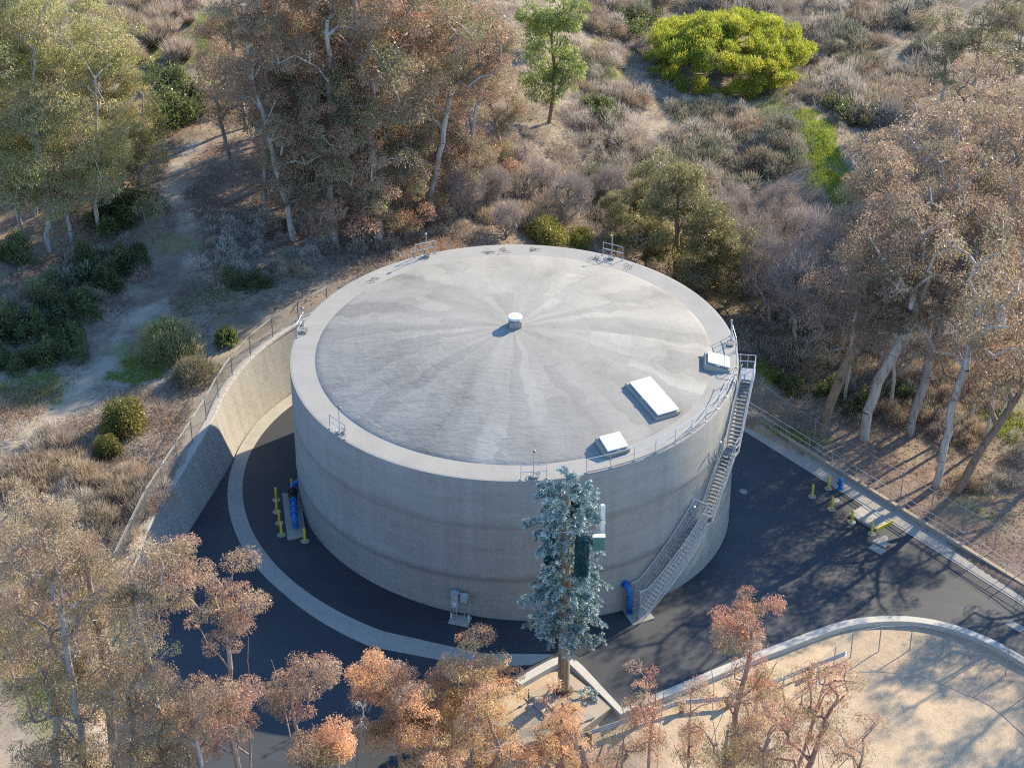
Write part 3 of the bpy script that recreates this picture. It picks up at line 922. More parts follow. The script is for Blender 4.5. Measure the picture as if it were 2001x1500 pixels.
vl = empty("valve_vault", (0, 0, 0))
tag(vl, "raised concrete vault slab with a yellow end face by the gutter", "vault")
V4 = [gpad(1660, 1003, .22), gpad(1690, 984, .22), gpad(1745, 1016, .22), gpad(1712, 1033, .22)]
m = MB(); b = [Vector(v) for v in V4]; b0 = [Vector((v[0], v[1], v[2] - .5)) for v in V4]
m.add(b0 + b, [(4, 5, 6, 7)] + [(i, (i + 1) % 4, 4 + (i + 1) % 4, 4 + i) for i in range(4)]); m.build("slab", M_gutter, vl)
ax = (b[2] - b[3]); n_ = Vector((ax.y, -ax.x, 0)).normalized() * .03
q = [b[3] + n_, b[2] + n_]
m = MB(); m.add([q[0] + Vector((0, 0, -.32)), q[1] + Vector((0, 0, -.32)), q[1] + Vector((0, 0, .015)), q[0] + Vector((0, 0, .015)), b[3] + Vector((0, 0, .015)) - n_ * 2, b[2] + Vector((0, 0, .015)) - n_ * 2, ],
                [(0, 1, 2, 3), (3, 2, 5, 4)]); m.build("end_plate", M_yellow, vl)
for px, py, lab in ((1722, 1060, "pale rectangular valve box lid set in the asphalt, nearer the vault"), (1714, 1073, "pale rectangular valve box lid set in the asphalt, nearer the road")):
    g = gpad(px, py); m = MB(); m.box((0, 0, .0), (.75, 1.15, .05), ch=.012)
    o = m.build("valve_box_lid", M_conc, None); o.location = (g[0], g[1], g[2] + .012); o.rotation_euler = (.0, .0765, math.radians(42)); tag(o, lab, "valve box", "lids in the asphalt")
    o.rotation_euler = (-.03, .0765, math.radians(42))
for px, py, lab in ((1727, 1051, "round grey cover in the asphalt beside the rectangular lids"), (1452, 960, "round grey manhole cover in shaded asphalt by the stairs"), (1632, 977, "round grey cover in the asphalt among the right bollards")):
    g = gpad(px, py); m = MB(); m.lathe([(.32, -.03), (.32, .012), (.27, .02), (0, .02)], n=20)
    o = m.build("manhole_cover", M_conc, None); o.location = g; tag(o, lab, "manhole cover", "round covers in the asphalt")
g = gpad(1984, 1223); m = MB(); m.box((0, 0, 0), (.75, 1.25, .05), ch=.012)
o = m.build("valve_box_lid", M_conc, None); o.location = (g[0], g[1], g[2] + .012); o.rotation_euler = (-.03, .0765, math.radians(42)); tag(o, "pale valve box lid in the road at the far right edge", "valve box", "lids in the asphalt")

# ------------------------------------------------------------------ block retaining wall with coping
WZ = 5.45
rw = empty("retaining_wall", (0, 0, 0))
tag(rw, "tall curved block retaining wall with capstones left of the tank", "retaining wall")
base = [pol(20.5, a) for a in np.arange(74, 176.1, 2.0)] + [tuple(p) for p in WALL_STRAIGHT[1:]]
base = refine(base, 1.0)
outn = offset_line(base, -1.0)
m = MB(); L = 0
rows = []
for p, q in zip(base, outn):
    nx_, ny_ = q[0] - p[0], q[1] - p[1]
    zb_ = zpp(*p)
    top = WZ + .25 * math.sin(p[1] * .1)
    if p[1] < 112: top = WZ - (112 - p[1]) * .16
    rows.append(((p[0], p[1], zb_ - .3), (p[0] + nx_ * .95, p[1] + ny_ * .95, top), (nx_, ny_)))
for i in range(len(rows) - 1):
    a, b = rows[i], rows[i + 1]
    l2 = L + math.dist(base[i], base[i + 1])
    m.add([a[0], b[0], b[1], a[1]], [(0, 1, 2, 3)], [((L, a[0][2]), (l2, b[0][2]), (l2, b[1][2]), (L, a[1][2]))])
    L = l2
m.build("block_face", M_block, rw)
m = MB()
lines = [[], [], [], [], []]
for r in rows:
    p, n_ = Vector(r[1]), Vector((r[2][0], r[2][1], 0))
    for k, (o_, z_) in enumerate(((-.06, -.06), (-.05, .11), (.04, .16), (.48, .16), (.56, .02))):
        lines[k].append(p + n_ * o_ + Vector((0, 0, z_)))
for k in range(4): m.strip(lines[k], lines[k + 1])
for i in range(len(rows) - 1):                    # saw-cut joints between the caps
    a, b = Vector(rows[i][1]), Vector(rows[i + 1][1]); n_ = Vector((rows[i][2][0], rows[i][2][1], 0)); ang = math.atan2((b - a).y, (b - a).x)
    c = a + n_ * .22
    m.box((c.x, c.y, c.z + .158), (.03, .56, .012), ang)
m.build("capstones", concrete("capstone", (.38, .358, .325), .12, 1.5), rw)
m = MB()
m.strip([(r[1][0] + r[2][0] * .5, r[1][1] + r[2][1] * .5, r[1][2] + .05) for r in rows], [(r[1][0] + r[2][0] * 1.3, r[1][1] + r[2][1] * 1.3, r[1][2] + .02) for r in rows])
m.strip([(r[0][0] + r[2][0] * .1, r[0][1] + r[2][1] * .1, r[0][2]) for r in rows], [(r[1][0] + r[2][0] * .1, r[1][1] + r[2][1] * .1, r[1][2]) for r in rows])
m.build("backfill", M_conc_dark, rw)

# ------------------------------------------------------------------ fences
def fence(name, pts, label, h=1.95, arms=True, spacing=3.0, side=1, group=None, first_rail=True, zs=None, wires=True):
    """chain-link fence through plan points; posts, rail, mesh and barbed wire are its parts"""
    f = empty(name, (0, 0, 0)); tag(f, label, "fence", group)
    P = [np.array(p) for p in pts]
    seg = [np.linalg.norm(b - a) for a, b in zip(P[:-1], P[1:])]
    tot = sum(seg); n = max(1, round(tot / spacing))
    pos = []
    for k in range(n + 1):
        s = tot * k / n
        i = 0
        while i < len(seg) - 1 and s > seg[i]: s -= seg[i]; i += 1
        q = P[i] + (P[i + 1] - P[i]) * min(1, s / seg[i])
        z = zat(q[0], q[1]) if zs is None else zs(q[0], q[1])
        pos.append(Vector((q[0], q[1], z)))
    for i, p in enumerate(pos):
        d = (pos[min(i + 1, n)] - pos[max(0, i - 1)]).normalized(); nn = Vector((-d.y, d.x, 0)) * side
        m = MB(); m.tube([p - Vector((0, 0, .3)), p + Vector((0, 0, h + .05))], .038, 7)
        if arms: m.tube([p + Vector((0, 0, h)), p + Vector((0, 0, h + .36)) + nn * .32], .025, 5)
        m.build("post", M_steel_dull, f)
    m = MB(); m.tube([p + Vector((0, 0, h)) for p in pos], .026, 6); m.build("top_rail", M_steel_dull, f)
    m = MB(); L = 0
    for a, b in zip(pos[:-1], pos[1:]):
        l2 = L + (b - a).length
        m.add([a, b, b + Vector((0, 0, h)), a + Vector((0, 0, h))], [(0, 1, 2, 3)], [((L, 0), (l2, 0), (l2, h), (L, h))]); L = l2
    m.build("mesh_fabric", M_link, f)
    if arms and wires:
        for t in (.3, .65, 1.0):
            pts_ = []
            for i, p in enumerate(pos):
                d = (pos[min(i + 1, n)] - pos[max(0, i - 1)]).normalized(); nn = Vector((-d.y, d.x, 0)) * side
                pts_.append(p + Vector((0, 0, h + .36 * t)) + nn * .32 * t)
            m = MB(); m.tube(pts_, .006, 4); m.build("barbed_wire", M_wire, f)
    return f
fl_pts = [pol(21.75, a) for a in range(78, 176, 4)] + [(-21.7, 123.4), (-22.45, 120.0), (-23.3, 116.4), (-24.3, 112.0), (-25.6, 106)]
def zwall(x, y): return max(WZ - .05 if y > 112 else WZ - (112 - y) * .16, 0)
fence("chain_link_fence", fl_pts, "chain link fence with barbed wire arms along the block wall", 2.0, True, 2.9, 1, "fences round the yard", zs=zwall)
fr_pts = [kerb(u, 101.5) for u in np.linspace(-97, -42, 20)]
fence("chain_link_fence", fr_pts, "chain link fence with barbed wire between handrail and leaning trunks", 2.1, True, 2.9, 1, "fences round the yard")
fi_pts = [gpad(*p)[:2] for p in [(1595, 1335), (1660, 1277), (1711, 1265), (1773, 1262), (1833, 1267), (1895, 1287), (1962, 1310), (2060, 1370), (2180, 1450)]]
fi_pts = [fi_pts[0]] + fi_pts[1:]
fence("chain_link_fence", fi_pts, "plain chain link fence bending round the sandy dirt corner", 2.1, False, 2.25, 1, "fences round the yard")
hr = empty("pipe_handrail", (0, 0, 0)); tag(hr, "two rail galvanised pipe handrail on the low kerb at right", "handrail")
hu = np.arange(-94, -42, 2.35)
for u in hu:
    x, y = kerb(u, 100.0); z = zpp(x, y) + .4
    m = MB(); m.tube([(x, y, z), (x, y, z + 1.07)], .026, 6); m.build("post", M_steel, hr)
for zz in (1.07, .55):
    for u0, u1 in zip(hu[::4], list(hu[4::4]) + [hu[-1]]):
        a, b = kerb(u0, 100.0), kerb(u1, 100.0)
        m = MB(); m.tube([(a[0], a[1], zpp(*a) + .4 + zz), (b[0], b[1], zpp(*b) + .4 + zz)], .024, 6); m.build("rail", M_steel, hr)

# ------------------------------------------------------------------ near side: pole slab, spillway, guardrail
sl = [Vector(gpad(*p)) for p in [(1112, 1312), (1197, 1381), (1120, 1432), (1022, 1352)]]
ps = empty("equipment_slab", (0, 0, 0)); tag(ps, "tan concrete slab carrying the fake pine pole", "slab")
ztop_s = sl[0].z - .02
m = MB(); T = [Vector((p.x, p.y, .30)) for p in sl]; B0 = [Vector((p.x, p.y, -2.6)) for p in sl]
m.add(B0 + T, [(4, 5, 6, 7)] + [(i, (i + 1) % 4, 4 + (i + 1) % 4, 4 + i) for i in range(4)])
o = m.build("slab_body", M_slab, ps)
bm = bmesh.new(); bm.from_mesh(o.data); bmesh.ops.recalc_face_normals(bm, faces=bm.faces); bm.to_mesh(o.data); bm.free()
m = MB(); a, b = T[0].lerp(T[3], .52), T[1].lerp(T[2], .52); m.box((a + b) / 2 + Vector((0, 0, .004)), ((b - a).length, .04, .012), math.atan2((b - a).y, (b - a).x)); m.build("joint", M_conc_dark, ps)
for px, py, hh, lab in ((1033, 1368, .95, "thin rusty stub pipe with a tap on the slab's left corner"), (1076, 1350, .8, "thin leaning rusty stub pipe on the slab left of the pole")):
    g = gz(px, py, .30); m = MB(); m.tube([g, g + np.array([.0 if hh > .9 else -.25, 0, hh])], .035, 6); m.box(g + np.array([0, 0, hh * .35]), (.16, .12, .14)); tag(m.build("stub_pipe", M_rust), lab, "stub pipe")

def slope_quad(name, P, mat, th=.25, parent=None):
    m = MB(); n = len(P)
    Bt = [p - Vector((0, 0, th)) for p in P]
    m.add(list(P) + Bt, [tuple(range(n))] + [((i + 1) % n, i, n + i, n + (i + 1) % n) for i in range(n)])
    o = m.build(name, mat, parent)
    bm = bmesh.new(); bm.from_mesh(o.data); bmesh.ops.recalc_face_normals(bm, faces=bm.faces); bm.to_mesh(o.data); bm.free()
    return o
spw = empty("spillway", (0, 0, 0)); tag(spw, "rough concrete spillway with set stones beside the pole slab", "spillway")
def S3(px, py, z): return Vector(gz(px, py, z))
slope_quad("channel_bed", [S3(1008, 1336, .35), S3(1120, 1425, .1), S3(870, 1510, -1.0), S3(800, 1440, -.8)], M_conc, .4, spw)
slope_quad("side_wall", [S3(1150, 1393, .45), S3(1162, 1400, .45), S3(872, 1512, .1), S3(864, 1503, .1)], M_conc, 2.6, spw)
rng = random.Random(4)
for k in range(16):
    t = rng.random(); s = rng.random()
    px = 1030 + 110 * t - 60 * s * .6; py = 1352 + 60 * t + 40 * s * .7
    c = S3(px, py, .35 - .25 * s)
    m = MB(); r = rng.uniform(.16, .34)
    bm = bmesh.new(); bmesh.ops.create_icosphere(bm, subdivisions=2, radius=r)
    for v in bm.verts: v.co *= 1 + .35 * float(vnoise(v.co.x * 5 + k, v.co.y * 5 + v.co.z * 4, k)); v.co.z *= .75
    me = bpy.data.meshes.new("stone"); bm.to_mesh(me); bm.free(); me.materials.append(M_gutter); o = mesh_obj("stone", me, spw); o.location = c
hw = empty("headwall_block", S3(1085, 1475, -1.75), math.radians(-32))
tag(hw, "low pale concrete block in the dirt below the pole slab", "concrete block")
m = MB(); m.box((0, 0, .45), (2.3, 1.5, .95), ch=.03); m.build("block", M_slab, hw); m = MB(); m.box((-.1, -.76, .25), (.9, .05, .5)); m.build("opening_shade", M_black, hw)  # solid black plate; the shade of a hollow is put into its colour

rail_px = [(1060, 1478), (1150, 1446), (1240, 1415), (1330, 1386), (1420, 1378), (1500, 1350), (1580, 1318), (1655, 1288)]
RP = [gp(*p) for p in rail_px]
gd = empty("crash_barrier", (0, 0, 0)); tag(gd, "corrugated steel crash barrier on timber posts among red saplings", "crash barrier")
m = MB()
prof = [(.00, .40), (.05, .45), (.05, .50), (.0, .55), (.0, .60), (.05, .65), (.05, .70), (.0, .75)]
for (a, b) in zip(RP[:-1], RP[1:]):
    d = Vector((b - a)); d.z = 0; d.normalize(); n_ = Vector((-d.y, d.x, 0))
    A = [Vector(a) + n_ * p[0] * 2 + Vector((0, 0, p[1])) for p in prof]; B = [Vector(b) + n_ * p[0] * 2 + Vector((0, 0, p[1])) for p in prof]
    m.strip(A, B)
m.build("beam", M_steel, gd)
for p in RP[1:-1]:
    m = MB(); m.box((p[0] + .05, p[1] - .22, p[2] + .3), (.2, .2, 1.1), .5); m.box((p[0] + .02, p[1] - .1, p[2] + .58), (.2, .2, .36), .5); m.build("timber_post", M_wood, gd)

# ------------------------------------------------------------------ vegetation builders
def unit(v):
    return v / (np.linalg.norm(v, axis=-1, keepdims=True) + 1e-9)

def blades(P, D, L, W, rng, tip=1.0):
    """lozenge blades: base P, direction D, length L, width W (arrays)"""
    n = len(P)
    D = unit(D)
    Rv = unit(np.cross(D, rng.normal(size=(n, 3))))
    L = np.broadcast_to(L, (n,))[:, None]; W = np.broadcast_to(W, (n,))[:, None]
    mid = P + D * L * .45
    V = np.stack([P, mid + Rv * W * .5, P + D * L, mid - Rv * W * .5], 1).reshape(-1, 3)
    F = np.arange(4 * n, dtype=np.int32).reshape(n, 4)
    return V, F

def frusta(A, B, ra, rb, n=5):
    """open frusta between point rows A and B"""
    k = len(A)
    d = unit(B - A)
    ref = np.where(np.abs(d[:, 2:3]) < .9, np.array([[0, 0, 1.0]]), np.array([[1.0, 0, 0]]))
    u = unit(np.cross(d, ref)); w = np.cross(d, u)
    V = np.zeros((k, 2 * n, 3))
    for j in range(n):
        a = 2 * math.pi * j / n
        o = u * math.cos(a) + w * math.sin(a)
        V[:, j] = A + o * ra[:, None]; V[:, n + j] = B + o * rb[:, None]
    idx = np.arange(k)[:, None] * 2 * n
    F = np.concatenate([np.stack([idx[:, 0] + j, idx[:, 0] + (j + 1) % n, idx[:, 0] + n + (j + 1) % n, idx[:, 0] + n + j], 1) for j in range(n)])
    return V.reshape(-1, 3), F

def skeleton(rng, trunks, clusters, r0, twig=.02, wob=.12, steps=4):
    """trunks: list of polylines; clusters: (n,3). Every cluster is reached by a branch grown from the nearest lower wood."""
    nodes, par = [], []
    for T in trunks:
        last = -1 if not nodes or T.get('root', True) else T['from']
        for p in T['pts']:
            nodes.append(np.array(p, float)); par.append(last); last = len(nodes) - 1
    tips = []
    order = np.argsort([min(np.linalg.norm(c - q) for q in nodes) for c in clusters])
    for ci in order:
        c = clusters[ci]
        N = np.array(nodes)
        v = c - N
        d = np.linalg.norm(v, axis=1)
        cost = d + np.maximum(0, N[:, 2] - c[2] + d * .35) * 1.6
        b = int(np.argmin(cost))
        p0 = N[b]; k = max(2, int(d[b] / 1.1)); last = b
        sag = rng.normal(size=3) * wob * d[b] * .5
        for j in range(1, k + 1):
            t = j / k
            q = p0 + (c - p0) * t + sag * math.sin(math.pi * t) + np.array([0, 0, .18 * d[b] * math.sin(math.pi * t)])
            if j < k: q = q + rng.normal(size=3) * .06
            nodes.append(q); par.append(last); last = len(nodes) - 1
        tips.append(last)
    N = np.array(nodes); par = np.array(par)
    area = np.zeros(len(N))
    for t in tips: area[t] += twig ** 2.2
    for i in range(len(N) - 1, -1, -1):
        area[i] = max(area[i], twig ** 2.2 * .5)
        if par[i] >= 0: area[par[i]] += area[i] * (1.0 if True else 0)
    rad = area ** (1 / 2.2)
    rad = rad * (r0 / rad[0])
    rad = np.maximum(rad, twig * .7)
    e = np.where(par >= 0)[0]
    A, B = N[par[e]], N[e]
    return N, A, B, np.minimum(rad[par[e]], rad[e] * 1.5 + .02), rad[e]

def sample_lobes(rng, lobes, n):
    """cluster centres spread through ellipsoids (x, y, z, rx, ry, rz, weight), mostly near their skin"""
    w = np.array([l[6] for l in lobes], float); w /= w.sum()
    out = []
    tries = 0
    while len(out) < n and tries < n * 40:
        tries += 1
        l = lobes[rng.choice(len(lobes), p=w)]
        u = unit(rng.normal(size=3)); u[2] = u[2] * .9 + .15
        r = rng.uniform(.45, 1.0) ** .6
        c = np.array(l[:3]) + u * r * np.array(l[3:6])
        if out and min(np.linalg.norm(c - q) for q in out) < .42 * (l[3] + l[4] + l[5]) / 3 / max(1, (n * w[0]) ** (1 / 3)) * 1.6: continue
        out.append(c)
    return np.array(out)

def leaf_cloud(rng, centres, cr, n, pal, L, W, droop=.8, flat=.75, jit=.22, tipcol=None, up=False, var=.5):
    P, D, Cc = [], [], []
    pal = np.array(pal)
    for c in centres:
        r = cr * rng.uniform(.65, 1.25)
        k = int(n * (r / cr) ** 2)
        u = unit(rng.normal(size=(k, 3)))
        u[:, 2] = np.where(u[:, 2] < -.2, u[:, 2] * .5, u[:, 2])
        rr = r * rng.uniform(.15, 1, size=(k, 1)) ** .45
        # sub-tufts so the clump has holes
        tuft = unit(rng.normal(size=(max(4, int(7 * var * 2)), 3)))
        near = np.max(u @ tuft.T, axis=1)
        keep = rng.uniform(size=k) < np.clip((near - .45) * 3.2, .12, 1)
        u, rr = u[keep], rr[keep]; k = len(u)
        p = c + u * rr * np.array([1, 1, flat])
        d = rng.normal(size=(k, 3)) * .55 + u * .35
        d[:, 2] += (1.0 if up else -droop)
        base = pal[rng.integers(len(pal))] * rng.uniform(.85, 1.15)
        col = base * rng.uniform(1 - jit, 1 + jit, size=(k, 1))
        if tipcol is not None and rng.uniform() < tipcol[1]:
            t = np.clip((u[:, 2:3] * .6 + rr / r - .55) * 2.0, 0, 1) * rng.uniform(.5, 1)
            col = col * (1 - t) + np.array(tipcol[0]) * rng.uniform(.8, 1.2, size=(k, 1)) * t
        P.append(p); D.append(d); Cc.append(col)
    P, D, Cc = np.concatenate(P), np.concatenate(D), np.concatenate(Cc)
    n_ = len(P)
    V, F = blades(P, D, L * rng.uniform(.7, 1.3, n_), W * rng.uniform(.7, 1.3, n_), rng)
    return V, F, np.repeat(Cc, 4, 0)

def trunk_line(rng, H, lean, n=None, wob=.25, start=(0, 0, 0), power=1.4):
    n = n or max(5, int(H / 1.3))
    pts = []
    w = np.zeros(2)
    for i in range(n + 1):
        t = i / n
        if i: w = w + rng.normal(size=2) * wob * .5
        pts.append((start[0] + lean[0] * t ** power + w[0], start[1] + lean[1] * t ** power + w[1], start[2] + H * t))
    return pts

class Tree:
    """a trunk mesh and a crown mesh that any number of trees can share"""
    def __init__(s, seed, H, lobes, ncl, cr, nleaf, pal, L=.30, W=.085, lean=(0, 0), r0=.25, bark=None, leaf=None, trunk_frac=.75, droop=.8, flat=.75,
                 tipcol=None, up=False, stems=1, twig=.02, wob=.12, spread=.25, jit=.22, var=.5):
        rng = np.random.default_rng(seed)
        C = sample_lobes(rng, lobes, ncl)
        T = [dict(pts=trunk_line(rng, H * trunk_frac, lean))]
        for k in range(1, stems):
            a = rng.uniform(0, 6.28)
            T.append(dict(pts=trunk_line(rng, H * trunk_frac * rng.uniform(.7, .95), (lean[0] + math.cos(a) * H * spread, lean[1] + math.sin(a) * H * spread), start=(math.cos(a) * .2, math.sin(a) * .2, 0))))
        N, A, B, ra, rb = skeleton(rng, T, C, r0, twig, wob)
        V, F = frusta(A, B, ra, rb, 6)
        s.trunk = np_mesh("trunk", V, F, bark or M_bark_pale, None, True)
        V, F, c = leaf_cloud(rng, C, cr, nleaf, pal, L, W, droop, flat, jit, tipcol, up, var)
        s.crown = np_mesh("crown", V, F, leaf or M_leaf, c)
        s.H = H
    def put(s, name, label, cat, p, rz=0.0, sc=1.0, group=None, sz=None, sink=.15):
        o = empty(name, (p[0], p[1], p[2] - sink), rz)
        o.scale = (sc, sc, sz or sc)
        tag(o, label, cat, group)
        mesh_obj("trunk", s.trunk, o); mesh_obj("crown", s.crown, o)
        return o

OLIVE = [(0.270, 0.253, 0.134), (0.304, 0.287, 0.151), (0.236, 0.223, 0.117), (0.323, 0.285, 0.183), (0.282, 0.291, 0.142)]
BROWN = [(.37, .27, .185), (.32, .26, .165), (.42, .305, .21), (.30, .255, .16), (.35, .25, .165), (.46, .355, .26)]
MAUVE = [(.38, .275, .20), (.33, .26, .175), (.41, .30, .225), (.30, .25, .165), (.37, .28, .20)]
ORANGE = [(.76, .47, .28), (.69, .42, .235), (.70, .49, .25), (.60, .43, .235), (.80, .53, .34)]
LIME = [(0.424, 0.388, 0.176), (0.463, 0.418, 0.207), (0.374, 0.343, 0.145), (0.473, 0.410, 0.239), (0.415, 0.397, 0.172)]
PINK = [(.47, .32, .23), (.50, .31, .22), (.42, .325, .195), (.38, .325, .18), (.47, .36, .25)]
DULL = [(.45, .345, .235), (.40, .33, .205), (.49, .37, .26), (.37, .32, .19), (.50, .36, .255)]
RED = (.46, .235, .165)

# ---- large back grove, olive brown with reddish shoot tips
def gum(seed, H, w, pal, ncl=46, cr=1.35, nleaf=420, tip=(RED, .3), lean=(0, 0), hb=.35, **k):
    rng = np.random.default_rng(seed + 999)
    lobes = []
    for i in range(6):
        t = hb + (1 - hb) * (i + .5) / 6
        a = rng.uniform(0, 6.28); q = w * .42 * rng.uniform(.3, 1) * (1 - .5 * abs(t - .6))
        lobes.append((lean[0] * t ** 1.4 + q * math.cos(a), lean[1] * t ** 1.4 + q * math.sin(a), H * t, w * .36, w * .36, H * (1 - hb) * .16, 1))
    kw = dict(L=.25, W=.075, r0=.34, tipcol=tip); kw.update(k)
    return Tree(seed, H, lobes, ncl, cr, nleaf, pal, lean=lean, **kw)

def place(tree, name, label, cat, px, py, top=None, rz=0.0, group=None, sc=None, wf=1.0):
    p = gp(px, py)
    if sc is None:
        sc = 1.0 if top is None else max(.3, (ztop(p, top) - p[2]) / tree.H)
    return tree.put(name, label, cat, p, rz, sc * wf, group, sc)

g1 = gum(11, 24, 9, BROWN, 84, 1.4, 680, lean=(-3.5, 1), hb=.22)
g2 = gum(12, 26, 11, BROWN, 100, 1.4, 680, lean=(2, 2), hb=.16)
g3 = gum(13, 22, 10, BROWN[:3] + OLIVE[:2], 92, 1.4, 680, lean=(2.5, 0), hb=.10)
g4 = gum(14, 21, 8, MAUVE, 58, 1.3, 400, tip=(RED, .12), lean=(1.5, 1), hb=.35)
g5 = gum(15, 20, 7.5, MAUVE[:3] + BROWN[3:], 52, 1.3, 400, tip=(RED, .12), lean=(-1.5, .5), hb=.42, bark=M_bark_grey)
b1 = gum(16, 21, 7.5, LIME, 76, 1.2, 540, tip=None, lean=(.6, 0), hb=.2, r0=.2)
b2 = gum(17, 19, 6.5, LIME, 66, 1.15, 540, tip=None, lean=(-.8, 0), hb=.2, r0=.17)
GB = "tall gum trees behind the tank on the left"
for t, px, py, top, rz, lab, wf in [
    (g1, 575, 470, 20, 0.0, "leaning pale trunked gum with reddish tufts, first of the back grove", 1.0),
    (g2, 655, 480, -90, 0.6, "tall brown gum with a split pale trunk behind the tank's left side", 1.0),
    (g3, 740, 478, -20, 1.9, "dark brown gum just behind the back left roof rail", 1.0),
    (g2, 690, 400, -170, 3.4, "tallest brown gum rising out of the top of the picture", 1.0),
    (g3, 845, 430, 10, 0.3, "brown gum leaning right over the bank behind the tank", 1.05),
    (g1, 905, 400, 60, 4.0, "greyish brown gum between the back grove and the green willow", .9),
    (g3, 985, 340, 130, 2.7, "low spreading brown gum at the right end of the back grove", 1.1),
    (g2, 520, 400, -60, 5.0, "shaded gum at the left end of the back grove by the path", .8),
    (g1, 600, 330, -140, 2.2, "gum with a thick white branch at the back of the grove", 1.0),
    (g3, 780, 340, -130, 5.5, "gum with pale olive leaves behind the dark brown ones", 1.0),
    (g1, 860, 300, -60, 1.2, "gum deep in the grove below the grey slope", 1.0),
    (g5, 450, 330, 80, 1.0, "rusty leaved gum hanging over the end of the dirt path", .9),
    (g3, 610, 440, 120, 0.9, "bushy gum filling the space between the first pale trunks", 1.1),
    (g3, 700, 460, 150, 4.2, "dark bushy gum low behind the back left rim", 1.1),
    (g3, 800, 445, 160, 3.0, "bushy gum close behind the brown bank", 1.0),
    (g3, 540, 350, 40, 5.9, "gum with drooping grey leaves above the path's bend", 1.0),
    (g2, 930, 350, 20, 2.9, "broad brown gum at the right side of the back grove", 1.0),
    (g3, 660, 300, -80, 0.2, "gum with dark foliage far back in the grove", 1.1),
    (g2, 480, 250, -110, 1.5, "gum towering over the head of the dirt path", .9),
    (g3, 730, 220, -160, 2.4, "gum at the top border, centre of the back grove", 1.0)]:
    place(t, "gum_tree", lab, "tree", px, py, top, rz, GB, wf=wf)
GL2 = "slim olive green gums at the upper left"
for t, px, py, top, rz, lab in [
    (b1, 97, 492, -60, 0, "slim green gum with a white trunk base in the left grove"),
    (b2, 45, 455, -40, 1.1, "green gum at the far left edge of the picture"),
    (b1, 140, 470, 60, 2.5, "green gum behind the white trunk in the left grove"),
    (b2, 195, 455, 20, 3.0, "green gum with a thin straight trunk nearest the path"),
    (b2, 270, 400, 110, 4.1, "olive gum whose crown edges the dirt path"),
    (b1, 25, 380, -140, 5.0, "tall green gum at the top left corner"),
    (b1, 110, 350, -120, 0.8, "pale green gum below the tufted hillside"),
    (b2, 190, 330, -30, 1.7, "thin crowned gum in front of the tufted hillside"),
    (b2, 240, 380, 40, 3.6, "light green gum right of the others, before the dark bushes"),
    (b1, -30, 500, -20, 4.4, "green gum leaning in from the left border"),
    (b2, 70, 420, 40, 5.2, "green gum between the two white trunks")]:
    place(t, "slim_gum_tree", lab, "tree", px, py, top, rz, GL2)
p = gp(303, 475)
Tree(31, 4.5, [(.0, 0, 3.4, 1.0, 1.0, 1.1, 1)], 9, .6, 150, OLIVE, lean=(-.4, 0), r0=.07, bark=M_bark_brown).put("sapling", "small thin sapling standing alone at the edge of the path", "tree", p)

# ---- right grove
GR2 = "brown gums in the right hand grove"
gl1 = gum(21, 19, 8, MAUVE, 50, 1.25, 360, tip=(RED, .12), lean=(4.5, 1), hb=.5, r0=.42, bark=M_bark_brown)
gl2 = gum(22, 20, 8, MAUVE, 54, 1.25, 360, tip=(RED, .1), lean=(3.8, .5), hb=.5, r0=.42)
gl3 = gum(23, 20, 8, BROWN[:3] + MAUVE[:2], 52, 1.25, 360, tip=(RED, .1), lean=(2.6, .5), hb=.48, r0=.34, bark=M_bark_grey)
gl4 = gum(24, 21, 8, MAUVE[:2] + BROWN[3:], 54, 1.25, 360, tip=(RED, .1), lean=(2.0, .8), hb=.5, r0=.30)
gl5 = gum(25, 15, 9, BROWN, 46, 1.2, 400, tip=(RED, .1), lean=(6.5, 2), hb=.5, r0=.32, bark=M_bark_brown)
gs1 = gum(26, 21, 5.5, MAUVE, 34, 1.15, 320, tip=(RED, .1), lean=(1.6, .3), hb=.55, r0=.17)
gs2 = gum(27, 20, 5, MAUVE[:2] + BROWN[:2], 30, 1.1, 320, tip=(RED, .1), lean=(-1.2, .3), hb=.55, r0=.15)
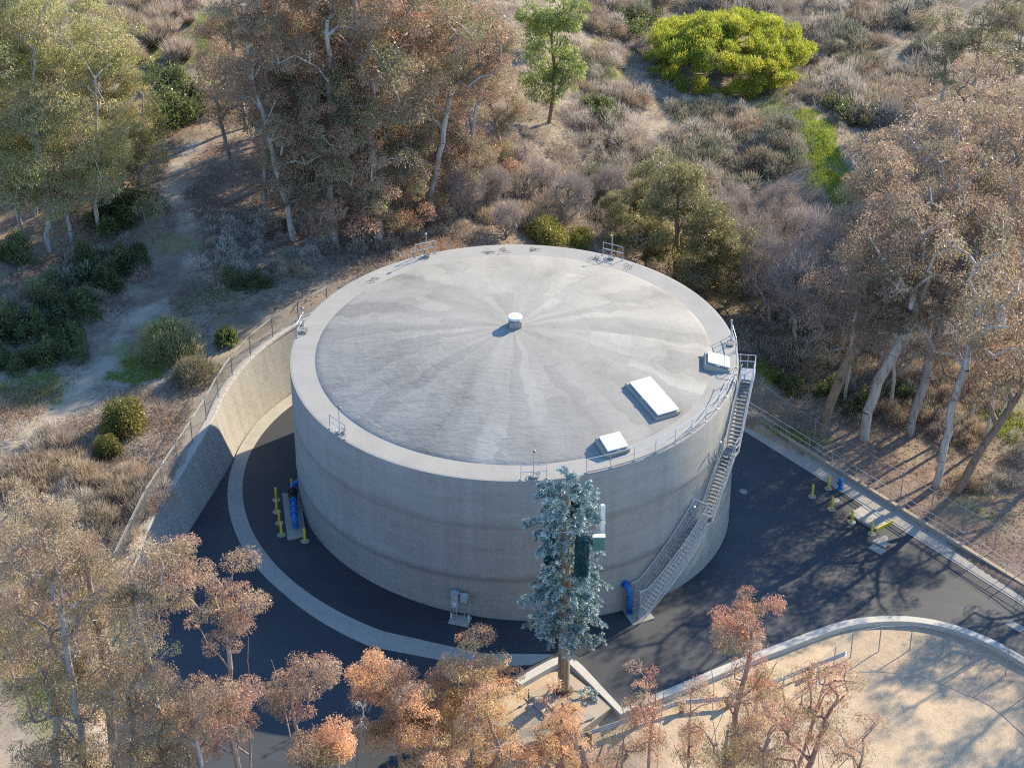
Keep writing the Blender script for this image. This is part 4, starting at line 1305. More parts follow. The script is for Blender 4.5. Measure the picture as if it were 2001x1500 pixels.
for t, px, py, top, rz, lab in [
    (gl1, 1603, 852, 470, 0, "leaning brown trunked gum nearest the stair top in the right grove"),
    (gl2, 1688, 858, 430, 0, "gum with the thickest pale leaning trunk behind the right fence"),
    (gl3, 1778, 850, 400, 0, "gum with a slanting grey trunk between the thick pale and the slim white ones"),
    (gl4, 1828, 950, 470, 0, "gum with a slim white trunk standing closest to the right fence"),
    (gl5, 1868, 962, 640, .2, "dark low gum leaning far to the right behind the fence"),
    (gs1, 1650, 790, 420, 0, "slender gum between the leaning brown and thick pale trunks"),
    (gs2, 1735, 800, 380, 0, "slender pale gum right of the thick pale trunk"),
    (gs1, 1800, 770, 330, 0, "slender gum behind the slanting grey trunk"),
    (gs2, 1895, 820, 400, 0, "slender pale gum behind the dark leaning one"),
    (gs1, 1925, 870, 480, 0, "slender gum above the grass patch at the right border"),
    (gs2, 1960, 800, 380, 0, "slender gum near the right border, two from the edge"),
    (gs1, 1870, 700, 280, 0, "tall slender gum in the centre of the right grove"),
    (gs2, 1720, 600, 290, 0, "slender gum right beside the gully's lower end"),
    (gs1, 1985, 700, 260, 0, "slender gum cut by the right border"),
    (g4, 1760, 700, 250, 0, "reddish brown gum in the middle of the right grove"),
    (g5, 1830, 660, 220, 2.0, "mauve brown gum deep in the right grove"),
    (g4, 1930, 740, 330, 3.9, "mauve gum at the right border above the leaning dark one"),
    (g5, 1700, 640, 300, 4.5, "gum with dry pinkish leaves beside the green knoll"),
    (g4, 1880, 560, 180, 5.1, "brown gum with a pale straight stem right of the knoll"),
    (g5, 1980, 600, 170, 0.7, "brown gum against the right border, mid height"),
    (g4, 1780, 540, 200, 1.4, "gum with a dead white leader above the right grove"),
    (g5, 1690, 520, 270, 2.9, "low mauve gum covering the foot of the knoll"),
    (g5, 1960, 470, 120, 5.8, "gum in the upper right between brown and olive crowns"),
    (g5, 1850, 450, 140, 3.3, "small crowned gum below the olive ones at upper right")]:
    place(t, "gum_tree", lab, "tree", px, py, top, rz, GR2)
GO = "olive gums at the upper right corner"
b3 = gum(41, 14, 6, OLIVE[:3] + MAUVE[3:], 46, 1.1, 420, tip=None, hb=.35, r0=.18)
for px, py, top, rz, lab in [(1835, 230, 5, 0, "olive grey gum left of its pair at upper right"), (1905, 215, -20, 1.9, "olive grey gum in the upper right corner group, taller middle one"),
                             (1965, 250, 10, 3.7, "olive gum at the upper right border"), (1990, 150, -70, 5.0, "olive gum cut by the top right corner")]:
    place(b3, "olive_gum_tree", lab, "tree", px, py, top, rz, GO)
# trees beyond the right border whose shade falls on road and dirt
for i, (x, y, sc, t) in enumerate([(52, 112, .9, g4), (57, 122, 1.0, gl4), (43.5, 104.0, .7, g4), (47, 121, .85, g5), (49, 136, .8, g4)]):
    t.put("gum_tree", "gum outside the right border shading the dirt corner", "tree", (x, y, zat(x, y)), i * 1.3, sc, GR2)

# ---- single trees of the middle ground
willow = Tree(51, 13, [(0, 0, 7.0, 2.1, 2.0, 5.0, 3), (1.5, 0, 11, 1.7, 1.6, 2.2, 1.3), (-1.3, .5, 10.2, 1.3, 1.3, 2.0, 1), (-.6, 0, 3.6, 1.8, 1.7, 2.4, 1), (1.7, 0, 5.2, 1.3, 1.3, 2.0, .8)], 96, .8, 250, [(.30, .35, .11), (.26, .31, .095), (.35, .39, .13)], L=.34, W=.08, r0=.2, droop=1.1, bark=M_bark_brown)
place(willow, "willow_tree", "slender bright green willow right of the back grove", "tree", 1072, 240, -25)
yb = Tree(52, 5, [(0, 0, 3.4, 1.9, 1.6, 1.3, 1)], 22, .75, 330, [(.36, .34, .04), (.30, .31, .04)], r0=.1, L=.25)
place(yb, "yellow_green_tree", "small yellow green tree left of the willow's top", "tree", 1058, 105, 25)
dk = gum(53, 12, 6.6, [(.25, .235, .105), (.285, .26, .12), (.21, .205, .095), (.32, .28, .16)], 66, 1.05, 520, tip=None, hb=.22, r0=.25, L=.3, bark=M_bark_brown)
place(dk, "olive_tree", "dark dense olive green tree right behind the tank", "tree", 1318, 545, 320, .5)
place(dk, "olive_tree", "dark olive tree left of the larger one behind the tank", "tree", 1205, 500, 372, 2.4, wf=.8)
place(dk, "olive_tree", "small olive tree at the back right roof edge", "tree", 1262, 520, 430, 4.0, wf=1.1)
place(dk, "olive_tree", "olive tree right of the dense dark one, touching the roof's back right edge", "tree", 1385, 585, 400, 1.3, wf=1.1)
place(dk, "olive_tree", "low olive tree between the two thickets at the tank's upper right", "tree", 1425, 600, 455, 3.0, wf=1.15)
place(dk, "olive_tree", "low olive tree behind the gap between the two back right trees", "tree", 1245, 470, 350, 5.2, wf=1.0)

# ---- round bright green pine on the slope
rng = np.random.default_rng(61)
pc = gp(1425, 178)
cush, tries = [], 0                                # the crown is made of cushions with deep gaps between
while len(cush) < 34 and tries < 6000:
    tries += 1
    a = rng.uniform(0, 6.283); r = math.sqrt(rng.uniform(0, 1)) * 7.0
    q = (r * math.cos(a), r * math.sin(a)); R_ = rng.uniform(1.15, 2.1)
    if all(math.dist(q, k[:2]) > (R_ + k[2]) * .72 for k in cush): cush.append((*q, R_))
C = []
for (x0, y0, R_) in cush:
    for k in range(int(4.5 * R_ * R_)):
        u = unit(rng.normal(size=3)); u[2] = abs(u[2])
        x, y = x0 + u[0] * R_, y0 + u[1] * R_
        r0_ = math.hypot(x0, y0)
        zc = 4.5 * math.sqrt(max(0.02, 1 - (r0_ / 8.1) ** 2))
        C.append((x * 1.06, y * .95, max(.45, zc + u[2] * R_ * .75)))
for k in range(70):                                # skirt down to the ground
    a = rng.uniform(0, 6.283); r = rng.uniform(5.6, 7.4)
    C.append((r * math.cos(a) * 1.06, r * math.sin(a) * .95, rng.uniform(.4, 1.9)))
C = np.array(C)
N, A, B, ra, rb = skeleton(rng, [dict(pts=trunk_line(rng, 2.6, (0, 0)))], C[::3], .4, .03)
V, F = frusta(A, B, ra, rb, 6)
tr = np_mesh("trunk", V, F, M_bark_brown, None, True)
V, F, c = leaf_cloud(rng, C, .82, 430, [(.44, .45, .065), (.38, .415, .06), (.49, .475, .07), (.32, .37, .06)], .40, .075, flat=.9, jit=.2, up=True, var=.6)
cw = np_mesh("crown", V, F, M_leaf, c)
o = empty("round_pine", (pc[0], pc[1] + 4, zat(pc[0], pc[1] + 4) - .2)); tag(o, "broad rounded bright yellow green pine alone on the scrub slope", "tree")
mesh_obj("trunk", tr, o); mesh_obj("crown", cw, o)

# ---- bare grey trees
def bare(seed, H, w, ncl, n=150, col=[(.36, .30, .275), (.31, .26, .24), (.40, .34, .31)], **k):
    rng = np.random.default_rng(seed)
    lobes = [(0, 0, H * .62, w * .5, w * .5, H * .38, 1)]
    kw = dict(L=.75, W=.028, r0=.16, bark=M_bark_grey, leaf=M_twig, trunk_frac=.4, stems=3, up=True, twig=.018, spread=.25, flat=1.0); kw.update(k)
    return Tree(seed, H, lobes, ncl, w * .17, n, col, **kw)
n1 = bare(71, 6, 5.5, 40, 230); n2 = bare(72, 9, 5, 46, 170)
GN = "bare grey trees"
for t, px, py, top, rz, lab in [(n1, 905, 415, 330, 0, "bare pinkish grey thicket tree behind the brown bank"), (n1, 1110, 430, 345, 2, "bare grey tree with a dark curved trunk behind the tank"),
    (n2, 1555, 690, 500, .4, "bare white limbed tree just right of the tank's edge"), (n2, 1640, 690, 520, 2.1, "bare grey tree with forked white limbs by the leaning trunks"), (n1, 1470, 560, 440, 4.2, "bare grey brush tree at the tank's upper right"),
    (n1, 1400, 470, 390, 1.2, "bare mauve thicket below the fallen log"), (n1, 1560, 520, 420, 3.1, "bare grey thicket left of the green gully"), (n2, 1500, 640, 470, 5.2, "bare tangled grey tree above the grassy slope beside the tank"),
    (n1, 990, 460, 400, 3.0, "bare grey scrub tree at the back roof edge"), (n1, 1010, 330, 270, 5.5, "bare grey bush tree below the low spreading gum"),
    (n2, 1725, 760, 560, 1.1, "bare grey tree tangled in front of the thick pale trunk"),
    (n2, 1590, 620, 430, 3.9, "tall bare grey tree above the leaning brown trunk"), (n1, 1480, 610, 500, 0.8, "bare grey scrub right behind the tank's back right edge"), (n2, 1660, 600, 420, 5.0, "bare grey tree among the mauve crowns right of the gully"),
    (n1, 1190, 400, 330, 2.6, "bare thicket left of the dense dark olive tree"), (n1, 1400, 540, 455, 4.8, "bare thicket right of the dense dark olive tree"), (n1, 1060, 380, 315, 0.5, "bare thicket above the yellow olive bush"),
    (n1, 1290, 400, 330, 3.6, "bare thicket above the dense dark olive tree"), (n2, 1520, 470, 360, 2.2, "bare tree below the fallen log, left of the gully"), (n1, 960, 400, 330, 1.9, "bare thicket between the grove and the yellow olive bush"),
    (n1, 1440, 440, 370, 5.9, "bare mauve thicket directly under the log's lower end")]:
    place(t, "bare_tree", lab, "tree", px, py, top, rz, GN)

# ---- near trees, their feet below the lower border
def near_tree(seed, name, label, group, x, y, topy, w, pal, ncl, cr, nleaf, hb=.35, lean=(0, 0), tip=(RED, .3), stems=1, cx=0.0, **k):
    z = zat(x, y)
    H = ztop((x, y), topy) - z
    rng = np.random.default_rng(seed + 5)
    lobes = k.pop('lobes', None)
    if lobes is None:
        lobes = []
        for i in range(7):
            t = hb + (.9 - hb) * (i + .3) / 7
            a = rng.uniform(0, 6.28); q = w * .3 * rng.uniform(.4, 1)
            lobes.append((lean[0] * t + q * math.cos(a), lean[1] * t + q * math.sin(a), H * t, w * .3, w * .3, H * (1 - hb) * .12, 1))
    kw = dict(L=.24, W=.068, r0=.28, tipcol=tip, stems=stems, twig=.016); kw.update(k)
    t = Tree(seed, H, lobes, ncl, cr, nleaf, pal, lean=lean, **kw)
    return t.put(name, label, "tree", (x, y, z), 0, 1, group)
GF = "near gums along the lower left"
near_tree(81, "gum_tree", "big near gum with a forked pale trunk at the lower left corner", GF, -23.6, 84.5, 1000, 8.0, DULL, 130, .85, 540, .22, (.4, 1.0), (RED, .12), L=.155, W=.045, bark=M_bark_grey)
near_tree(82, "gum_tree", "near gum with a straight pale trunk in front of the wall end", GF, -18.6, 84.0, 1035, 6.0, DULL, 96, .8, 500, .26, (-1.1, 1.0), (RED, .15), L=.155, W=.045, bark=M_bark_grey)
near_tree(83, "gum_tree", "near gum filling the lower left below the dirt bench", GF, -22.6, 87.0, 945, 6.0, DULL[:3] + PINK[2:], 96, .85, 500, .30, (-.6, 1.0), (RED, .18), L=.155, W=.045, bark=M_bark_grey)
near_tree(84, "gum_tree", "near gum cut by the left border, olive and pink", GF, -26.6, 90, 920, 6.0, DULL, 84, .85, 520, .34, (0, .6), (RED, .12), L=.155, W=.045, bark=M_bark_grey)
near_tree(85, "red_gum_tree", "near reddish brown gum reaching over the dark asphalt", GF, -15.0, 84.8, 1030, 6.6, [(.42, .29, .215), (.38, .28, .195), (.36, .28, .17), (.44, .28, .22)], 72, .78, 640, .28, (-1.0, 1.4), (RED, .3), r0=.17, stems=2, spread=.10, L=.155, W=.045, bark=M_bark_twig)
near_tree(86, "red_gum_tree", "small near reddish gum left of the orange ones", GF, -11.6, 86.0, 1250, 4.4, [(.42, .29, .215), (.38, .28, .195), (.36, .28, .17)], 40, .72, 640, .3, (-.4, .8), (RED, .3), r0=.13, stems=2, L=.155, W=.045, bark=M_bark_twig)
near_tree(88, "gum_tree", "low leafy gum at the bottom border between two pale trunks", GF, -20.4, 83.0, 1270, 5.0, DULL, 60, .8, 520, .2, (0, .6), (RED, .2), L=.155, W=.045, bark=M_bark_grey)
near_tree(89, "gum_tree", "low pinkish gum at the bottom border beside the grey asphalt", GF, -17.0, 82.6, 1330, 4.2, PINK + DULL[:2], 46, .75, 520, .2, (0, .6), (RED, .25), L=.155, W=.045, stems=2, bark=M_bark_grey)
near_tree(87, "dead_sapling", "leafless white twiggy sapling over the dark asphalt", None, -9.3, 88.5, 1350, 1.6, [(.45, .41, .38)], 9, .4, 40, .6, (.9, 0), None, L=.4, W=.02, leaf=M_twig, r0=.07, bark=M_bark_grey)
GE = "orange leaved saplings beside the spillway"
near_tree(91, "orange_gum_tree", "dense orange leaved tree with the highest crown at bottom centre", GE, -3.7, 92.0, 1292, 7.6, ORANGE, 84, .8, 820, .50, (.2, 1.6), ((.60, .30, .17), .3), stems=3, spread=.16, L=.145, W=.044, r0=.15, bark=M_bark_twig, flat=.65)
near_tree(92, "orange_gum_tree", "dense orange leaved tree left of the highest one at bottom centre", GE, -6.6, 90.0, 1312, 5.6, ORANGE, 56, .78, 820, .46, (-.4, 1.2), ((.60, .30, .17), .3), stems=3, spread=.16, L=.145, W=.044, r0=.15, bark=M_bark_twig, flat=.65)
near_tree(93, "orange_gum_tree", "yellowish orange tree in front, over the spillway", GE, -2.8, 88.6, 1345, 6.2, ORANGE[2:] + [(.40, .26, .10)], 44, .78, 700, .45, (.6, 1.0), (RED, .12), stems=3, spread=.18, L=.145, W=.044, r0=.15, bark=M_bark_twig, flat=.65)
near_tree(94, "orange_gum_tree", "orange sapling clump at the bottom border left of centre", GE, -5.0, 87.2, 1400, 4.6, ORANGE, 36, .78, 720, .42, (0, .6), (RED, .2), stems=3, L=.145, W=.044, r0=.15, bark=M_bark_twig, flat=.65)
near_tree(95, "orange_gum_tree", "round orange sapling head alone before the black asphalt", GE, -10.2, 85.6, 1392, 2.4, ORANGE, 13, .75, 1150, .62, (-.1, .4), (RED, .2), L=.145, W=.044, r0=.15, bark=M_bark_twig, flat=.7)
near_tree(96, "orange_gum_tree", "thin orange sapling in front of the fake pine pole", GE, 2.6, 91.0, 1330, 2.6, ORANGE, 18, .6, 400, .45, (.1, .6), (RED, .3), L=.145, W=.042, stems=2, bark=M_bark_twig)
near_tree(97, "orange_gum_tree", "low orange sapling at the foot of the spillway wall", GE, 0.6, 88.4, 1420, 4.2, ORANGE, 34, .68, 500, .4, (0, .4), (RED, .2), stems=3, L=.145, W=.042, bark=M_bark_twig)
near_tree(98, "orange_gum_tree", "orange sapling at the bottom border near the pale block", GE, 3.6, 87.8, 1395, 3.6, ORANGE, 30, .62, 400, .42, (.2, .4), (RED, .25), stems=3, L=.145, W=.042, bark=M_bark_twig)
GP = "pink tipped saplings along the crash barrier"
near_tree(101, "pink_gum_sapling", "tallest red tipped sapling standing over the curved kerb", GP, 12.2, 89.5, 1150, 5.0, PINK, 40, .72, 640, .52, (1.0, 1.4), ((.50, .20, .14), .6), stems=3, spread=.10, L=.15, W=.042, bark=M_bark_twig, r0=.16)
near_tree(102, "pink_gum_sapling", "wide red tipped sapling leaning right over the sand", GP, 16.0, 89.0, 1285, 6.4, PINK, 46, .75, 480, .42, (2.2, 1.0), ((.50, .20, .14), .45), stems=4, spread=.22, L=.15, W=.042, bark=M_bark_twig, r0=.18)
near_tree(103, "pink_gum_sapling", "slim sapling with a small red head against the grey road", GP, 8.0, 89.5, 1275, 3.0, PINK, 18, .58, 330, .46, (.1, .8), ((.50, .20, .14), .6), stems=2, spread=.12, L=.145, W=.042, bark=M_bark_twig, r0=.11)
near_tree(104, "pink_gum_sapling", "bushy pinkish sapling right of the pale block", GP, 6.4, 88.8, 1385, 3.6, PINK, 28, .65, 360, .4, (.1, .6), ((.50, .20, .14), .3), stems=3, L=.145, W=.042, bark=M_bark_twig, r0=.1)
near_tree(105, "pink_gum_sapling", "bushy yellowish sapling at the bottom border under the tall one", GP, 11.6, 86.8, 1370, 5.2, PINK[2:] + ORANGE[2:4], 44, .72, 460, .38, (.4, .5), ((.50, .20, .14), .3), stems=4, L=.15, W=.042, bark=M_bark_twig, r0=.14)
near_tree(106, "pink_gum_sapling", "low pinkish sapling at the bottom border beside the open sand", GP, 18.4, 86.4, 1395, 4.4, PINK, 36, .7, 400, .35, (.8, .4), ((.50, .20, .14), .25), stems=3, L=.15, W=.042, bark=M_bark_twig, r0=.12)
near_tree(107, "pink_gum_sapling", "small pinkish sapling touching the barrier's timber post", GP, 9.9, 89.8, 1320, 2.6, PINK, 17, .6, 320, .4, (.2, .6), ((.50, .20, .14), .4), stems=2, L=.145, W=.042, bark=M_bark_twig, r0=.09)
near_tree(108, "pink_gum_sapling", "pale pink sapling between the barrier and the lower border", GP, 14.2, 86.2, 1345, 4.0, PINK, 32, .68, 400, .4, (.4, .6), ((.50, .20, .14), .35), stems=3, L=.145, W=.042, bark=M_bark_twig, r0=.12)

# ------------------------------------------------------------------ shrubs
def shrub_mesh(seed, w, h, n, pal, kind, L, W, jit=.2, flat=True, ragged=False):
    """a mound of leaves or dry twigs with its stems, one mesh"""
    rng = np.random.default_rng(seed)
    pal = np.array(pal)
    nb = 9
    bl = [(0, 0, 0, w * .42, h)] + [(math.cos(a) * w * .28 * q, math.sin(a) * w * .28 * q, 0, w * .27 * rng.uniform(.7, 1.2), h * rng.uniform(.55, .95)) for a, q in zip(rng.uniform(0, 6.28, nb), rng.uniform(.6, 1.15, nb))]
    if ragged:                                        # several crowns grown into one another
        sx_, sy_ = rng.uniform(.7, 1.35), rng.uniform(.7, 1.35)
        bl = [(rng.normal() * w * .30 * sx_, rng.normal() * w * .30 * sy_, 0, w * rng.uniform(.12, .30), h * rng.uniform(.35, 1.0)) for _ in range(13)]
    P, D, Cc = [], [], []
    for b in bl:
        k = int(n * (b[3] / (w * .42)) ** 2 / 3.2)
        u = unit(rng.normal(size=(k, 3))); u[:, 2] = np.abs(u[:, 2])
        rr = rng.uniform(.35, 1, size=(k, 1)) ** .5
        p = np.array([b[0], b[1], 0]) + u * rr * np.array([b[3], b[3], b[4]])
        if kind == 'twig':
            d = u * np.array([1, 1, 1.0]) + rng.normal(size=(k, 3)) * .35 + np.array([0, 0, .35])
        elif kind == 'up':
            d = u * .6 + rng.normal(size=(k, 3)) * .3 + np.array([0, 0, .9])
        else:
            d = u * .6 + rng.normal(size=(k, 3)) * .6
        base = pal[rng.integers(len(pal))]
        c = base * rng.uniform(1 - jit, 1 + jit, size=(k, 1))
        P.append(p); D.append(d); Cc.append(c)
    P, D, Cc = np.concatenate(P), np.concatenate(D), np.concatenate(Cc)
    V, F = blades(P, D, L * rng.uniform(.6, 1.3, len(P)), W * rng.uniform(.7, 1.3, len(P)), rng)
    C4 = np.repeat(Cc, 4, 0)
    ns = 26                                           # stems
    a = rng.uniform(0, 6.28, ns); q = rng.uniform(.2, .8, ns)
    S0 = np.stack([np.cos(a) * .08 * w, np.sin(a) * .08 * w, np.zeros(ns) - .1], 1); S1 = np.stack([np.cos(a) * q * w * .42, np.sin(a) * q * w * .42, h * rng.uniform(.5, .9, ns)], 1)
    V2, F2 = frusta(S0, S1, np.full(ns, .03), np.full(ns, .01), 4)
    V3 = np.concatenate([V, V2]); F3 = np.concatenate([F, F2 + len(V)])
    C3 = np.concatenate([C4, np.tile(np.array([[.16, .12, .10]]), (len(V2), 1))])
    return np_mesh("shrub", V3, F3, M_twig if kind == 'twig' else M_leaf, C3)

SAGE = [(.50, .43, .36), (.43, .37, .31), (.56, .49, .41), (.46, .415, .32), (.40, .33, .27)]
sage = [shrub_mesh(200 + k, 2.8, 1.25, 3400, SAGE, 'twig', .46, .028, ragged=True) for k in range(6)]
sageg = [shrub_mesh(210 + k, 2.4, 1.3, 2100, [(.26, .265, .185), (.30, .295, .21), (.22, .235, .16)], 'twig', .36, .04, ragged=True) for k in range(3)]
green = [shrub_mesh(220 + k, 3.0, 2.2, 3000, [(.15, .18, .065), (.18, .205, .075), (.12, .155, .06)], 'leaf', .24, .10, ragged=True) for k in range(3)]
warm = [shrub_mesh(230 + k, 2.6, 1.0, 2800, [(.48, .38, .27), (.43, .33, .23), (.52, .42, .29)], 'twig', .45, .03, ragged=True) for k in range(3)]
def shrub(me, name, label, px, py, sc=1.0, rz=0.0, group=None, sz=None, p=None):
    p = gp(px, py) if p is None else p
    o = mesh_obj(name, me); o.location = (p[0], p[1], p[2] - .08); o.rotation_euler = (0, 0, rz); o.scale = (sc, sc, sz or sc)
    return tag(o, label, "shrub", group)
ol = shrub_mesh(240, 4.6, 3.6, 7500, [(.30, .31, .14), (.26, .28, .12), (.34, .34, .17)], 'up', .42, .045)
shrub(ol, "feathery_shrub", "large feathery pale olive shrub between path and block wall", 332, 700, 1.0)
shrub(shrub_mesh(241, 3.4, 2.0, 4200, [(.33, .28, .20), (.29, .25, .16), (.30, .29, .15)], 'twig', .4, .035), "feathery_shrub", "dry brownish shrub against the fence beside the olive one", 385, 745, 1.0)
gs = shrub_mesh(242, 3.4, 2.8, 6000, [(.20, .20, .045), (.17, .18, .04), (.25, .22, .06), (.14, .15, .04)], 'leaf', .2, .09)
shrub(gs, "leafy_shrub", "dense round leafy green shrub beside the pale path", 240, 840, 1.0)
shrub(gs, "leafy_shrub", "smaller leafy shrub joined to the round green one's near side", 212, 888, .62, 2)
ybm = shrub_mesh(243, 4.0, 2.3, 5200, [(.27, .255, .07), (.31, .285, .08), (.22, .215, .06)], 'leaf', .26, .07)
shrub(ybm, "olive_bush", "yellow olive bush behind the tank's back rim, larger one", 1070, 468, 1.0)
shrub(ybm, "olive_bush", "yellow olive bush behind the tank's back rim, right half", 1128, 476, .72, 2)
cactus = shrub_mesh(244, 2.0, 1.6, 500, [(.17, .21, .08), (.14, .19, .07)], 'up', .55, .16)
shrub(cactus, "agave_plant", "spiky pale leaved plant just behind the wall fence", 443, 672, .9)
GD = "dark shrubs below the left grove"
for k, (px, py, sc, lab) in enumerate([(112, 610, 1.3, "dark green rounded bush below the left grove"), (20, 660, 1.5, "dark green bush at the left border by the path"), (60, 640, .9, "low dark bush between the two dark green ones"),
        (215, 425, 1.3, "shaded green bush among the slim green gums"), (255, 420, 1.1, "shaded green bush nearest the path end of the left grove"), (330, 240, 1.6, "blue green bush at the head of the path"), (365, 200, 1.4, "dark bush under the rusty gum"),
        (330, 170, 1.2, "green bush below the tufted hillside"), (15, 500, 1.1, "yellowish green bush on the left border below the grove"), (140, 660, .9, "low shaded bush left of the dirt path"), (200, 560, 1.1, "dark low brush beside the upper path bend"),
        (170, 520, 1.0, "dark brush under the left grove's white trunk"), (250, 520, 1.0, "shaded grey green brush before the path"), (100, 700, 1.0, "shaded brush at the path's lower left"), (40, 720, .8, "dark brush on the mossy slope at left"), (480, 560, .8, "dark brush in the shade beyond the wall fence"),
        (1180, 245, 1.1, "rounded green bush right of the willow's foot"), (1165, 215, .9, "green bush behind the rounded one by the willow"), (1215, 60, 1.3, "green bush between willow and bright pine"), (1260, 40, 1.2, "dark bush against the bright pine's left side"),
        (1640, 225, 1.2, "dark green bush above the grassy knoll"), (1680, 235, .9, "dark green bush beside the gums above the knoll"), (1680, 800, .9, "green bush behind the thick pale trunk"), (1620, 770, .8, "green bush between the leaning trunks"), (1690, 470, .7, "green bush in the gully right of the knoll"),
        (1760, 780, .7, "small green shrub between pale and grey trunks"), (1540, 760, .8, "yellowish bush right of the stair top")]):
    shrub(green[k % 3], "green_bush", lab, px, py, sc, k * 1.7, GD)
# dry sage over the slopes: every bush its own object, the label says where it grows
def inside(px, py, poly):
    c = False; n = len(poly)
    for i in range(n):
        x1, y1 = poly[i]; x2, y2 = poly[(i + 1) % n]
        if (y1 > py) != (y2 > py) and px < (x2 - x1) * (py - y1) / (y2 - y1) + x1: c = not c
    return c
rnd = random.Random(8)
REG = [("grey sage bush on the slope between willow and bright pine", [(1120, 30), (1260, 60), (1240, 200), (1120, 210)], 20, sage + sageg[:1] + warm, .9),
       ("grey sage bush on the slope in front of the bright pine", [(1140, 225), (1600, 215), (1560, 330), (1480, 400), (1250, 400), (1130, 380)], 66, sage + warm + sageg, .95),
       ("grey sage bush on the hillside above the bright pine", [(1150, -20), (1800, -20), (1800, 70), (1610, 100), (1560, 20), (1300, -2), (1150, 40)], 40, sage + sageg + warm, 1.1),
       ("grey sage bush right of the bright pine", [(1600, 90), (1830, 90), (1800, 190), (1640, 250), (1590, 200)], 34, sage + warm + sageg, 1.1),
       ("dry brush mound behind the tank between dark olive trees and thickets", [(860, 300), (1140, 400), (1420, 400), (1470, 520), (1200, 440), (930, 440), (820, 410)], 46, sage + warm, 1.0),
       ("dry brush below the right grove's thin trunks", [(1480, 420), (1680, 480), (1650, 660), (1560, 640), (1470, 560)], 34, sage + warm, .95),
       ("dry bush on the ground between the right grove's trunks", [(1560, 640), (2001, 560), (2001, 1010), (1880, 960), (1640, 800), (1500, 700)], 34, warm + sage[:2], .8),
       ("shaded brush along the left bank of the dirt path", [(0, 640), (190, 590), (250, 500), (180, 500), (0, 590)], 16, sageg + warm[:1], .8),
       ("dry weed clump on the bench between path and block wall", [(-10, 900), (110, 860), (180, 930), (300, 930), (280, 1040), (100, 1060), (-10, 980)], 26, warm + sage[:2], .75),
       ("dry brush under the back grove", [(420, 430), (880, 440), (820, 470), (640, 520), (450, 560), (330, 520)], 16, sage + warm, .7)]
for lab, poly, n, meshes, sc in REG:
    xs = [p[0] for p in poly]; ys = [p[1] for p in poly]
    k = 0; tries = 0
    while k < n and tries < 4000:
        tries += 1
        px, py = rnd.uniform(min(xs), max(xs)), rnd.uniform(min(ys), max(ys))
        if not inside(px, py, poly): continue
        p = gp(px, py)
        if float(seg_dist(np.array([p[0]]), np.array([p[1]]), PATH)[0]) < 1.9 or float(seg_dist(np.array([p[0]]), np.array([p[1]]), PATH2)[0]) < 1.3 or pad_sd(np.array([p[0]]), np.array([p[1]]))[0] < 2.5 or seg_dist(np.array([p[0]]), np.array([p[1]]), STRIP)[0] < 3.0: continue
        shrub(rnd.choice(meshes), "sage_bush" if "sage" in lab else "dry_bush", lab, 0, 0, sc * rnd.uniform(.7, 1.75), rnd.uniform(0, 6.28), lab.replace("bush", "bushes", 1), None, p)
        k += 1
# dry grass tufts of the upper left hillside
tm = []
for s in range(3):
    rng = np.random.default_rng(300 + s)
    n = 900
    a = rng.uniform(0, 6.28, n); r = rng.uniform(0, .25, n)
    P = np.stack([r * np.cos(a), r * np.sin(a), np.zeros(n)], 1)
    D = np.stack([np.cos(a) * rng.uniform(.2, 1.1, n), np.sin(a) * rng.uniform(.2, 1.1, n), np.full(n, 1.0)], 1)
    V, F = blades(P, D, rng.uniform(.7, 1.6, n), .035, rng)
    c = np.repeat(np.array([[.55, .45, .35]]) * rng.uniform(.7, 1.25, (n, 1)), 4, 0)
    tm.append(np_mesh("grass_tuft", V, F, M_twig, c))
GT = "dry grass tufts on the upper left hillside"
k = 0
while k < 70:
    px, py = rnd.uniform(180, 380), rnd.uniform(-30, 125)
    p = gp(px, py)
    o = mesh_obj("grass_tuft", tm[k % 3]); o.location = (p[0], p[1], p[2] - .05); s = rnd.uniform(.8, 1.7); o.scale = (s, s, s); o.rotation_euler = (0, 0, rnd.uniform(0, 6))
    tag(o, "dry straw coloured grass tuft on the hillside at upper left", "grass tuft", GT); k += 1
for px, py, s, lab in ((255, 435, .9, "straw grass tuft beside the path under the left grove"), (120, 875, 1.0, "straw grass tuft at the lower edge of the dirt path"), (110, 905, .8, "straw grass tuft in front of the one by the path")):
    p = gp(px, py); o = mesh_obj("grass_tuft", tm[0]); o.location = p; o.scale = (s, s, s); tag(o, lab, "grass tuft", "straw tufts by the path")

# fallen log on the slope
a, b = gp(1450, 352), gp(1500, 296)
m = MB(); n = 7
pts = [Vector(a).lerp(Vector(b), i / n) + Vector((random.Random(i).uniform(-.06, .06), 0, .22)) for i in range(n + 1)]
m.tube(pts, [.20 - .008 * i for i in range(n + 1)], 9); tag(m.build("fallen_log", M_bark_pale, None, True), "pale fallen log lying on the scrub slope left of the knoll", "log")

